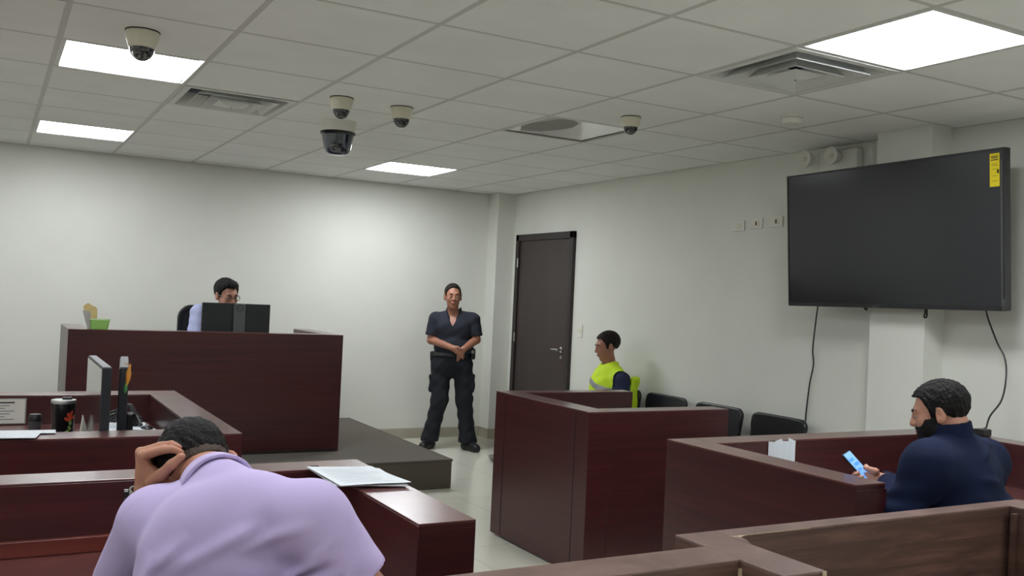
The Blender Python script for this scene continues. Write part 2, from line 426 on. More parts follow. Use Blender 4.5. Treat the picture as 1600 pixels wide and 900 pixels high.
def vent(cell, label):
    i, j = cell; cx, cy = (gx(i)+gx(i+1))/2, (gy(j)+gy(j+1))/2
    t = thing('air_vent', label, 'air vent', (cx, cy, ZC), 'square air vents in the ceiling', local=True)
    hx, hy = TX/2-.012, TY/2-.012
    def ring(a0, z0, a1, z1, th=.003):
        mb = MB(); s = hy/hx
        for q in range(4):
            c = [(-1, -1), (1, -1), (1, 1), (-1, 1)]; p, r = c[q], c[(q+1) % 4]
            A = [(p[0]*a0, p[1]*a0*s, z0), (r[0]*a0, r[1]*a0*s, z0), (r[0]*a1, r[1]*a1*s, z1), (p[0]*a1, p[1]*a1*s, z1)]
            mb.prism(A, (0, 0, th))
        return mb
    part('frame', ring(hx, -.003, hx-.035, -.003), M['ventwhite'], t)
    part('outer_cone', ring(hx-.035, -.003, hx-.075, .07), M['ventwhite'], t)
    lou = [(.205, -.016, .15, .05), (.145, -.020, .095, .04)]
    part('louver', ring(.225, -.014, .165, .052), M['ventwhite'], t)
    part('louver', ring(.150, -.020, .100, .045), M['ventwhite'], t)
    pb = ring(.088, -.012, .03, -.03); pb.box((-.03, -.03, -.03), (.03, .03, -.027))
    part('centre_pan', pb, M['ventwhite'], t); part('screw', MB().sphere((0, 0, -.030), .004, n=6), M['ink'], t)
    part('plenum', MB().box((-hx+.03, -hy+.03, .1), (hx-.03, hy-.03, .11)), M['cavity'], t)
    return t
vent((-1, 3), 'white louvred air vent on the left beside the nearest lit panel')
vent((2, -1), 'large white square air vent at right beside the big lit panel')

def dome(px, py, label, s=1, big=False, z=ZC):
    d = at(px, py, 1) - V(0, 0, CAMH); t = (z-CAMH)/d[2]; c = V(0, 0, CAMH)+d*t
    t = thing('dome_camera', label, 'security camera', c, 'dome cameras on the ceiling', local=True)
    if big:
        part('mount', MB().lathe((0, 0, 0), [(0, 0), (.112*s, 0), (.112*s, -.02*s), (.104*s, -.045*s), (.106*s, -.07*s), (0, -.07*s)], 36), M['white'], t, True)
        part('collar', MB().lathe((0, 0, -.07*s), [(0, 0), (.112*s, 0), (.112*s, -.014*s), (.104*s, -.02*s), (0, -.02*s)], 36), M['blackgloss'], t, True)
        d2 = part('dome', MB().lathe((0, 0, -.088*s), [(.102*s, 0), (.094*s, -.04*s), (.084*s, -.085*s), (.072*s, -.112*s), (.05*s, -.124*s), (.02*s, -.128*s), (0, -.128*s)], 36), M['bluedome'], t, True)
        part('lens', MB().sphere((-.03*s, -.055*s, -.16*s), .034*s, n=10), M['lens'], d2, True)
    else:
        part('mount', MB().lathe((0, 0, 0), [(0, 0), (.062*s, 0), (.064*s, -.008*s), (.062*s, -.03*s), (.053*s, -.062*s), (.047*s, -.07*s), (0, -.07*s)], 36), M['cream'], t, True)
        part('gasket', MB().lathe((0, 0, 0), [(.0, .001), (.066*s, .001), (.066*s, -.004*s), (0, -.004*s)], 36), M['black'], t, True)
        d2 = part('dome', MB().lathe((0, 0, -.066*s), [(.050*s, .006*s)]+[(.048*s*math.cos(a), -.052*s*math.sin(a)) for a in np.linspace(0, 1.57, 12)], 36), M['dome'], t, True)
        part('lens', MB().sphere((-.018*s, -.026*s, -.094*s), .02*s, n=10), M['lens'], d2, True)
    return t
dome(223, 49, 'dome camera nearest the viewer, hanging in front of the left lit panel', 1.08)
dome(534, 153, 'small dome camera in the middle group, above the big dark dome', 1.0)
dome(529, 190, 'large dark tapered dome camera, lowest of the middle group', 1.0, True)
dome(628, 168, 'small dome camera at the right of the middle group', 1.0)
dome(986, 183, 'lone small dome camera beside the unlit panel on the right', .86)
sm = at(1237, 181, 1)-V(0, 0, CAMH); sm = V(0, 0, CAMH)+sm*((ZC-CAMH)/sm[2])
t = thing('smoke_detector', 'small round white smoke detector on the ceiling left of the television', 'smoke detector', sm, local=True)
part('base', MB().lathe((0, 0, 0), [(0, 0), (.058, 0), (.058, -.012), (0, -.012)], 32), M['white'], t, True)
part('cover', MB().lathe((0, 0, -.016), [(0, .002), (.050, .002), (.052, -.012), (.046, -.028), (.03, -.034), (0, -.034)], 32), M['white'], t, True)
part('gap', MB().lathe((0, 0, -.0125), [(0, 0), (.047, 0), (.047, -.005), (0, -.005)], 32), M['ink'], t, True)

# ================================================================== ON THE RIGHT WALL
def plate(y, z, label, name='wall_socket', w=.118, h=.074, slot=True, cat='wall socket', g='socket plates left of the television'):
    t = thing(name, label, cat, (XR, y, z), g, local=True)
    part('cover_plate', MB().box((-.009, -w/2, -h/2), (0, w/2, h/2), .003), M['white'], t)
    if slot:
        part('insert', MB().box((-.011, -.03, -.02), (-.008, .03, .02), .001), M['cream'], t)
        if slot == 2: part('opening', MB().box((-.0125, -.006, -.014), (-.010, .006, .014), .001), M['ink'], t)
        else: part('rocker', MB().box((-.013, -.014, -.016), (-.010, .014, .016), .001), M['cream'], t)
    return t
plate(5.12, 2.035, 'blank-looking socket plate on the wall, farthest left of the three by the television', slot=1)
plate(4.94, 2.045, 'middle wall socket plate of the three, with a dark slot', slot=2)
plate(4.75, 2.05, 'wall socket plate nearest the television, with a dark slot', slot=2)
plate(7.13, 1.17, 'white light switch plate on the wall beside the dark door', 'light_switch', .075, .12, 1, 'light switch', None)
t = thing('emergency_light', 'white twin-head emergency light high on the wall behind the television top', 'emergency light', (XR, 4.24, 2.42), local=True)
part('housing', MB().box((-.06, -.2, -.10), (0, .1, .055), .012), M['white'], t)
RX = np.array([[0, 0, -1], [0, 1, 0], [1, 0, 0]], float)
for y in (-.05, .17):
    h_ = part('lamp_head', MB().lathe((-.06, y, .01), [(0, 0), (.035, 0), (.05, .03), (.056, .06), (.056, .066), (.048, .066), (.04, .058), (0, .05)], 24, RX), M['white'], t, True)
    part('bulb', MB().sphere((-.112, y, .01), .014, n=8), M['cream'], h_, True)

# television, tilted forward on its bracket
a0, a1 = V(4.42, 4.335, 1.474), V(4.42, 2.885, 1.489)          # lower edge, far and near end
tilt = math.radians(4.4); up = V(-math.sin(tilt), 0, math.cos(tilt)); ey = nrm(a1-a0); nx = np.cross(up, ey); nx = nx if nx[0] < 0 else -nx
W_, H_ = np.linalg.norm(a1-a0), .815
RT = np.stack([ey, up, nx], 1); tc = (a0+a1)/2+up*H_/2
tv = thing('television', 'large black flat television tilted on the right wall above the seated man', 'television', (4.5, 3.6, 1.88))
def tvb(lo, hi, bev=0):
    lo, hi = np.array(lo), np.array(hi); return MB().obox(tc+RT@((lo+hi)/2), np.abs(hi-lo)/2, RT, bev)
part('cabinet', tvb((-W_/2, -H_/2, -.05), (W_/2, H_/2, -.003), .004), M['tvframe'], tv)
part('screen', tvb((-W_/2+.010, -H_/2+.022, -.004), (W_/2-.012, H_/2-.010, -.001)), M['screen'], tv)
bz = tvb((-W_/2, -H_/2, -.006), (W_/2, -H_/2+.021, .002)); bz.obox(tc+RT@V(0, H_/2-.005, -.002), (W_/2, .005, .004), RT)
for s in (-1, 1): bz.obox(tc+RT@V(s*(W_/2-.005), 0, -.002), (.005, H_/2, .004), RT)
part('bezel', bz, M['tvframe'], tv)
part('edge_strip', MB().obox(tc+RT@V(W_/2-.016, -.02, .0012), (.005, H_/2-.04, .0006), RT), M['tvmetal'], tv)
part('corner_cap', MB().obox(tc+RT@V(W_/2-.008, -H_/2+.03, .0026), (.008, .03, .0006), RT), M['tvmetal'], tv)
part('badge', MB().obox(tc+RT@V(-.06, -H_/2+.009, .0024), (.022, .0035, .0005), RT), M['tvmetal'], tv)
yl = part('energy_sticker', MB().obox(tc+RT@V(W_/2-.052, H_/2-.108, .0005), (.026, .083, .001), RT), M['yellow'], tv)
yl['label'] = 'yellow energy rating sticker'
for k, (yy, hw) in enumerate([(.068, .020), (.060, .018), (.050, .020), (.03, .014), (.022, .016), (.005, .012), (-.03, .012), (-.055, .014)]):
    part('printed_line', MB().obox(tc+RT@V(W_/2-.052, H_/2-.108+yy, .0017), (hw, .0022 if k < 3 else .0010, .0003), RT), M['ink'], yl)
part('printed_arrow', MB().obox(tc+RT@V(W_/2-.034, H_/2-.116, .0017), (.005, .010, .0003), RT), M['ink'], yl)
br = MB().box((4.47, 3.4, 1.75), (4.535, 3.44, 2.1)); br.box((4.47, 3.78, 1.75), (4.535, 3.82, 2.1)); br.box((4.5, 3.38, 1.85), (4.536, 3.84, 1.95))
part('bracket', br, M['black'], tv)
def cable(name, pts, r, label, m=None, cat='cable'):
    P = [np.array(p, float) for p in pts]; out = []
    for i in range(len(P)-1):
        p0, p1, p2, p3 = P[max(i-1, 0)], P[i], P[i+1], P[min(i+2, len(P)-1)]
        for k in range(6):
            t = k/6; out.append(.5*((2*p1)+(-p0+p2)*t+(2*p0-5*p1+4*p2-p3)*t*t+(-p0+3*p1-3*p2+p3)*t**3))
    out.append(P[-1])
    return solo(name, MB().tube(out, r, 8), m or M['black'], label, cat, None, True)
def onx(px, py, X): d = at(px, py, 1)-V(0, 0, CAMH); return V(0, 0, CAMH)+d*(X/d[0])
def ony(px, py, Y): d = at(px, py, 1)-V(0, 0, CAMH); return V(0, 0, CAMH)+d*(Y/d[1])
def onz(px, py, z): d = at(px, py, 1)-V(0, 0, CAMH); return V(0, 0, CAMH)+d*((z-CAMH)/d[2])
cable('power_cable', [onx(1279, 470, 4.50), onx(1275, 500, 4.6), onx(1270, 545, 4.68), onx(1271, 570, 4.685), onx(1265, 600, 4.69), onx(1260, 640, 4.69), onx(1258, 662, 4.69), (4.69, 4.43, .5)], .0045, 'thin black cable hanging down the wall from the left of the television')
cable('power_cable', [onx(1540, 475, 4.48), onx(1543, 495, 4.55), onx(1558, 535, 4.6), onx(1570, 560, 4.6), onx(1572, 590, 4.58), onx(1565, 625, 4.5), onx(1547, 650, 4.42), onx(1541, 668, 4.36), (4.335, 2.915, .905)], .0045, 'curving black cable from the right of the television to the plug on the rail')
cable('television_cable', [onx(1349, 474, 4.475), onx(1350, 480, 4.5), onx(1354, 484, 4.5), onx(1355, 474, 4.475)], .005, 'short black cable loop under the middle of the television')
cable('television_cable', [onx(1446, 474, 4.475), onx(1446, 486, 4.5), onx(1444, 495, 4.5), onx(1448, 494, 4.5), onx(1448, 474, 4.475)], .005, 'short black looped cable under the television in front of the pillar')

# ================================================================== COURTROOM FURNITURE
ZT = .87
def seg(parent, name, lo, hi, top=.006, m='mahogany', mt='mahogany_lit'):
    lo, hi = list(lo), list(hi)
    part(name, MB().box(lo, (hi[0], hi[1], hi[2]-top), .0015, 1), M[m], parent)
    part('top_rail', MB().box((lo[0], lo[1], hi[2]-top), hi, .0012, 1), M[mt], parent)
def seam(parent, lo, hi): part('panel_joint', MB().box(lo, hi), M['groove'], parent)

# platform and judge's bench
pl = thing('platform', 'low brown carpeted platform under the judge bench', 'platform', (0.4, 7.4, 0))
part('carpet_top', MB().box((-2.2, 6.32, .2), (3.08, YB-.001, .217), .004), M['carpet'], pl)
part('front_riser', MB().box((-2.2, 6.325, 0), (3.075, 6.36, .2)), M['carpet'], pl)
part('side_riser', MB().box((3.04, 6.36, 0), (3.075, YB-.002, .2)), M['carpet'], pl)
part('edge_nosing', MB().tube([(-2.2, 6.322, .213), (3.078, 6.322, .213), (3.078, YB-.01, .213)], .007, 8), M['carpet'], pl)
jb = thing('judge_bench', 'tall dark red wooden judge bench on the brown platform', 'bench', (1.4, 7.2, .217))
ZB = 1.10
seg(jb, 'front_panel', (.47, 6.86, .219), (2.37, 6.98, ZB))
seg(jb, 'side_panel', (.47, 6.981, .219), (.60, 7.60, ZB)); seg(jb, 'side_panel', (2.24, 6.981, .219), (2.37, 7.75, ZB))
part('desktop', MB().box((.601, 6.981, .93), (2.239, 7.5, .96), .002), M['mahogany_lit'], jb)
part('plinth', MB().box((.49, 6.856, .2185), (2.35, 6.8595, .24)), M['groove'], jb)

# clerk's desk
cd = thing('clerk_desk', 'U-shaped dark red clerk desk with monitors in front of the judge bench', 'desk', (.2, 4.4, 0))
seg(cd, 'front_panel', (-1.6, 3.665, 0), (.88, 3.825, ZT)); seg(cd, 'side_panel', (.735, 3.826, 0), (.88, 5.029, ZT)); seg(cd, 'back_panel', (-1.6, 5.03, 0), (.88, 5.19, ZT))
part('desktop', MB().box((-1.6, 3.826, .70), (.734, 5.029, .73), .002), M['mahogany_lit'], cd)

# front left desk (man in the lavender shirt)
ld = thing('counsel_desk', 'L-shaped dark red desk where the man in the lavender shirt leans', 'desk', (.3, 2.8, 0))
seg(ld, 'front_panel', (-1.5, 2.892, 0), (1.115, 3.03, ZT)); seg(ld, 'side_panel', (.955, 2.135, 0), (1.115, 2.891, ZT))
part('desktop', MB().box((-1.5, 2.18, .64), (.954, 2.891, .67), .002), M['mahogany_lit'], ld)
M['redstrip'] = wood('red_laminate_strip', (84, 34, 28), (100, 42, 34), (112, 50, 40))
part('back_strip', MB().box((-1.5, 2.872, .671), (.954, 2.891, .715), .002), M['redstrip'], ld)
tr = MB()
for x0, y0, x1, y1 in ((.956, 2.133, 1.113, 2.1345),): tr.box((x0, y0, .83), (x1, y1, .852))
part('edge_band', tr, M['mahogany'], ld)

# witness booth
wb = thing('witness_booth', 'dark red three-sided witness booth in the middle beside the door', 'booth', (3.2, 4.5, 0))
seg(wb, 'side_panel', (2.735, 4.03, .012), (2.875, 5.05, ZT)); seg(wb, 'front_panel', (2.876, 4.03, .012), (3.68, 4.165, ZT)); seg(wb, 'back_panel', (2.876, 4.935, .012), (3.68, 5.05, ZT))
seam(wb, (2.7335, 4.925, .02), (2.7345, 4.93, ZT-.02)); seam(wb, (2.7335, 4.155, .02), (2.7345, 4.16, ZT-.02))
for (x, y) in ((2.79, 4.1), (2.79, 4.98), (3.62, 4.1), (3.62, 4.98)): part('foot', MB().lathe((x, y, 0), [(0, 0), (.02, 0), (.02, .0118), (0, .0118)], 12), M['black'], wb)

# defence booth
db = thing('counsel_booth', 'dark red four-sided booth where the man in navy sits', 'booth', (3.4, 2.7, 0))
seg(db, 'side_panel', (2.555, 2.17, 0), (2.70, 3.17, ZT)); seg(db, 'back_panel', (2.701, 3.025, 0), (4.32, 3.17, ZT)); seg(db, 'side_panel', (4.20, 1.9, 0), (4.34, 3.024, ZT))
part('end_post', MB().box((2.553, 2.165, 0), (2.702, 2.1695, ZT-.02)), M['mahogany'], db)
part('desktop', MB().box((2.72, 2.66, .64), (4.199, 3.024, .67), .002), M['mahogany_lit'], db)
part('side_desktop', MB().box((3.85, 1.95, .64), (4.199, 2.659, .67), .002), M['mahogany_lit'], db)

# foreground gallery rail
gr = thing('gallery_rail', 'worn brown gallery rail with chipped corner in the right foreground', 'rail', (1.9, 1.7, 0))
seg(gr, 'rail_panel', (1.645, 1.780, 0), (2.79, 1.838, ZT), m='walnut', mt='walnut_lit')
seg(gr, 'cross_panel', (1.52, 1.47, 0), (1.644, 1.838, ZT), m='walnut', mt='walnut_lit')
seg(gr, 'rail_panel', (-.9, 1.605, 0), (1.519, 1.725, ZT), m='walnut', mt='walnut_lit')
seg(gr, 'end_panel', (2.791, 1.0, 0), (2.915, 1.838, ZT), m='walnut', mt='walnut_lit')
part('chipped_edge', MB().prism([(1.646, 1.772, ZT-.002), (1.646, 1.7795, ZT-.002), (1.93, 1.7795, ZT-.002), (1.90, 1.7785, ZT-.002), (1.70, 1.7775, ZT-.002), (1.674, 1.768, ZT-.002), (1.664, 1.758, ZT-.002)], (0, 0, .0016)), M['raw'], gr)
part('torn_laminate', MB().prism([(1.6445, 1.775, ZT-.0035), (1.6445, 1.70, ZT-.0035), (1.662, 1.738, ZT-.0035), (1.668, 1.76, ZT-.0035)], (0, 0, .004)), M['walnut_lit'], gr)
part('raw_edge', MB().box((1.634, 1.466, ZT-.10), (1.6455, 1.4695, ZT-.001)), M['raw'], gr)
part('corner_strip', MB().box((1.514, 1.597, .3), (1.5195, 1.6045, ZT-.019)), M['raw'], gr)
for (x, y, w_) in ((2.765, 1.762, .012), (2.776, 1.70, .006), (2.783, 1.60, .005)):
    part('corner_strip', MB().box((x, y-w_, .0), (2.7905, y, ZT-.019)), M['walnut'], gr)
part('edge_chip', MB().box((1.03, 1.7255, ZT-.008), (1.09, 1.731, ZT-.0015)), M['raw'], gr)

t = thing('round_base', 'small round grey base on the floor behind the witness booth', 'base', (3.99, 7.24, 0), local=True)
part('dish', MB().lathe((0, 0, 0), [(0, 0), (.07, 0), (.10, .03), (.105, .045), (.10, .05), (.06, .052), (0, .053)], 32), M['greybowl'], t, True)
part('rim', MB().lathe((0, 0, .04), [(.100, 0), (.108, 0), (.108, .008), (.100, .008)], 32), M['steel'], t, True)

# ------------------------------------------------------------------ visitor chairs along the right wall
def visitor_chair(loc, rotz, label):
    t = thing('visitor_chair', label, 'chair', loc, 'black visitor chairs along the right wall', rotz, local=True)
    def back(P):
        Q = P.copy(); Q[:, 1] = P[:, 1] - (-.215 - .10*(P[:, 2]-.42)) - .16*P[:, 0]**2
        taper = 1+.10*(P[:, 2]-.57)/.3
        Q[:, 0] = P[:, 0]/taper; Q[:, 2] = P[:, 2]-.575
        d2 = np.stack([np.abs(Q[:, 0])-(.235-.06), np.abs(Q[:, 2])-(.175-.06)], 1)
        o = np.linalg.norm(np.maximum(d2, 0), axis=1)+np.minimum(d2.max(1), 0)-.06
        return np.maximum(o, np.abs(Q[:, 1])-.016)
    b = organic('backrest', back, (-.28, -.32, .36), (.28, -.1, .78), .008, M['vinyl'], t)
    def seat(P):
        q = P-V(0, .02, .44); q[:, 2] += .25*np.maximum(q[:, 1]-.12, 0)**2*8
        return rbox((0, 0, 0), (.235, .22, .03), .028)(q)
    organic('seat', seat, (-.27, -.24, .34), (.27, .27, .5), .009, M['vinyl'], t)
    for s in (-1, 1):
        part('leg', MB().tube([(s*.215, .19, .42), (s*.225, .215, .38), (s*.235, .235, .0)], .0125, 10), M['black'], t, True)
        part('leg', MB().tube([(s*.215, -.17, .42), (s*.225, -.2, .36), (s*.235, -.27, .0)], .0125, 10), M['black'], t, True)
        part('back_upright', MB().tube([(s*.19, -.18, .425), (s*.2, -.225, .47), (s*.2, -.24, .62)], .011, 10), M['black'], t, True)
    part('seat_frame', MB().tube([(-.215, .19, .41), (.215, .19, .41), (.215, -.17, .41), (-.215, -.17, .41), (-.215, .19, .41)], .0115, 8), M['black'], t, True)
    return t
c0 = visitor_chair((4.36, 5.73, 0), math.pi/2, 'black visitor chair just right of the person in the yellow vest')
copy_tree(c0, (4.34, 5.11, 0), 'black visitor chair half hidden behind the right end of the witness booth')
copy_tree(c0, (4.34, 4.53, 0), 'black visitor chair under the hanging cable, nearest the navy man booth')
copy_tree(c0, (4.36, 6.30, 0), 'black visitor chair under the person in the yellow vest, hidden by the booth')

# ================================================================== PEOPLE
M['skin_m'] = mat('tan_skin', (176, 124, 100), .5, var=.07, scale=26, bump=.08, bscale=420, sss=.12)
M['skin_l'] = mat('light_tan_skin', (190, 138, 116), .5, var=.07, scale=26, bump=.08, bscale=420, sss=.12)
M['skin_d'] = mat('brown_skin', (158, 108, 86), .5, var=.06, scale=26, sss=.12)
M['hair'] = mat('black_hair', (16, 14, 14), .62, spec=.25, var=.4, scale=60, bump=.7, bscale=190, stretch=(1, 1, .35))
M['hair_short'] = mat('short_faded_hair', (74, 60, 52), .7, var=.45, scale=110, bump=.5, bscale=300)
M['hair_b'] = mat('dark_brown_hair', (26, 19, 17), .6, spec=.2, var=.3, scale=50, bump=.5, bscale=160)
M['eyewhite'] = mat('eye_white', (176, 166, 158), .3); M['iris'] = mat('dark_iris', (34, 24, 20), .1)
M['lip'] = mat('lips', (150, 88, 80), .45); M['brow'] = mat('eyebrow_hair', (30, 24, 22), .7)
M['lavender'] = mat('lavender_cotton', (186, 170, 214), .85, var=.03, scale=9, bump=.12, bscale=900, sheen=.15)
M['paleblue'] = mat('pale_lavender_shirt', (172, 178, 214), .85, var=.03, scale=9, bump=.1, bscale=700)
M['navy'] = mat('navy_jacket', (17, 28, 56), .85, spec=.2, var=.12, scale=7, bump=.1, bscale=700)
M['navypolo'] = mat('navy_polo', (22, 27, 40), .85, var=.1, scale=9, bump=.1, bscale=700)
M['trousers'] = mat('dark_navy_trousers', (17, 20, 29), .85, var=.12, scale=9)
M['boots'] = mat('black_boots', (17, 17, 19), .5)
M['hivis'] = mat('hi_vis_yellow', (206, 240, 40), .7, var=.06, scale=16); M['reflect'] = mat('reflective_grey_band', (150, 152, 154), .4)
M['blacktrim'] = mat('black_binding', (20, 22, 28), .8); M['navyshirt'] = mat('navy_blue_shirt', (30, 40, 72), .85, var=.15, scale=20)
M['spectacles'] = mat('thin_dark_frames', (46, 40, 38), .3, metal=.5)

def frame(fwd, up):
    f = nrm(fwd); u = np.array(up, float); u = nrm(u - f*np.dot(u, f)); r = np.cross(f, u)
    return np.stack([r, f, u], 1)           # columns: right, forward, up
def turn(R, yaw=0, pitch=0, roll=0):        # degrees: yaw to the person's right, pitch nose down, roll head to the right shoulder
    y, p, r = map(math.radians, (yaw, pitch, roll)); rr, f, u = R.T
    f, rr = f*math.cos(y)+rr*math.sin(y), rr*math.cos(y)-f*math.sin(y)
    f, u = f*math.cos(p)-u*math.sin(p), u*math.cos(p)+f*math.sin(p)
    u, rr = u*math.cos(r)+rr*math.sin(r), rr*math.cos(r)-u*math.sin(r)
    return np.stack([rr, f, u], 1)
def warp(f, c, R, s=1.0):
    return lambda P: f((P-c)@R/s)*s
_EAR = {}
def head_local(female=False):
    fs = [el((0, -.018, .038), (.074, .094, .082)), (el((0, .028, -.02), (.061, .064, .086)), .03), (el((0, .036, -.072), (.047, .046, .042)), .03),
          (rc((-.012, .066, -.099), (.012, .066, -.099), .017, .017), .025), (rc((-.034, .078, .026), (.034, .078, .026), .013, .013), .02),
          (el((-.036, .062, -.022), (.024, .026, .026)), .02), (el((.036, .062, -.022), (.024, .026, .026)), .02),
          (rc((0, .090, .016), (0, .108, -.022), .008, .012), .012), (el((-.012, .098, -.026), (.009, .010, .008)), .008), (el((.012, .098, -.026), (.009, .010, .008)), .008),
          (el((0, .088, -.052), (.024, .014, .008)), .012), (el((0, .085, -.064), (.020, .014, .008)), .01)]
    g = union(fs, .02)
    for s in (-1, 1):
        g = ssub(g, el((s*.032, .100, .006), (.017, .014, .011)), .012)
        ear = ssub(union([el((s*.079, -.004, -.004), (.011, .021, .034), frame((s*.35, 1, 0), (0, -.15, 1))), rc((s*.074, .006, -.03), (s*.074, .003, -.02), .009, .01)], .01), el((s*.09, .006, .0), (.009, .011, .02)), .006)
        g = union([g, (ear, .006)], .006)
        g = union([g, (el((s*.031, .081, .006), (.014, .011, .010)), .003)], .003)
    return g
HEAD = head_local()
def hair_local(t=.014, front=.066, slope=.72, base=.0, strand=.003, lowmin=-.075, quiff=0):
    cr = el((0, -.018, .038), (.074+t, .094+t, .082+t)); fr_ = el((0, .025, .03), (.062+t, .066+t*.6, .066+t))
    g = union([cr, fr_], .02)
    if quiff: g = union([g, el((0, .045, .098), (.055, .035, .03))], .03)
    def f(P):
        x, y, z = P.T
        n = np.sin(x*230+z*60+2*np.sin(y*90))*np.sin(y*210+x*40)+.6*np.sin(x*410+y*130)*np.sin(z*300)
        d = g(P) - strand*n
        line = np.where(y > .035, base+slope*.035+(front-base-slope*.035)*np.clip((y-.035)/.022, 0, 1), np.where(y > .012, base+slope*.0-.022, base+slope*y))
        line = np.maximum(line, lowmin) + .004*np.sin(x*160)*np.sin(y*120)
        return np.maximum(d, line-z)
    return f
def hair_band(lo, t, lowmin, slope=.72, base=.0):      # the short clipped hair below the crown hair
    g = union([el((0, -.018, .038), (.074+t, .094+t, .082+t)), el((0, -.03, -.03), (.058+t, .06+t, .06+t))], .03)
    def f(P):
        x, y, z = P.T
        d = np.maximum(g(P)-.0012*np.sin(x*500)*np.sin(z*430+y*200), np.maximum(base+slope*y, lowmin)-lo-z)
        return np.maximum(np.maximum(d, y-.035), lowmin-.03-z)
    return f
def face_bits(body, c, R, s, closed=False, lipmat='lip', eyes=True):
    W = lambda x, y, z: c+s*(R@V(x, y, z))
    for sx in (-1, 1):
        if eyes:
            e = part('eye', MB().sphere(W(sx*.0315, .0835, .004), np.array([.0125, .0115, .0055])*s, R, n=10), M['eyewhite'], body, True)
            part('iris', MB().sphere(W(sx*.0315, .0925, .004), .0052*s, n=8), M['iris'], e, True) if False else None
            part('pupil', MB().sphere(W(sx*.0315, .0915, .004), .0050*s, n=8), M['iris'], body, True)
        part('eyebrow', MB().tube([W(sx*.016, .0945, .026), W(sx*.032, .093, .032), W(sx*.048, .078, .028)], [.0042*s, .0042*s, .0022*s], 8), M['brow'], body, True)
    part('lip', MB().tube([W(-.021, .092, -.056), W(-.008, .1005, -.0545), W(0, .101, -.0555), W(.008, .1005, -.0545), W(.021, .092, -.056)], [.0015*s, .0042*s, .0042*s, .0042*s, .0015*s], 8), M[lipmat], body, True)
    part('lip', MB().tube([W(-.019, .091, -.059), W(0, .099, -.064), W(.019, .091, -.059)], [.0015*s, .0052*s, .0015*s], 8), M[lipmat], body, True)
def hand_fs(wr, knuck, fingers, thumb, rw=.026, k=.006):
    """wr wrist point; knuck four knuckle points (index..little); fingers four lists of following joints; thumb list of points"""
    fs = []
    for i, kn in enumerate(knuck): fs.append((rc(wr, kn, rw*.72, .0125), .016))
    fs.append((rc((np.array(knuck[0])+np.array(wr))/2, (np.array(knuck[3])+np.array(wr))/2, .017, .015), .015))
    for kn, ch in zip(knuck, fingers):
        p = np.array(kn, float); rr = .0108
        for q in ch:
            q = np.array(q, float); fs.append((rc(p, q, rr, rr-.0013), .003)); p = q; rr -= .0013
    p = np.array(thumb[0], float); rr = .0145
    for q in thumb[1:]:
        q = np.array(q, float); fs.append((rc(p, q, rr, rr-.002), .006)); p = q; rr -= .002
    return fs
def bounds(pts, m): P = np.array(pts); return P.min(0)-m, P.max(0)+m

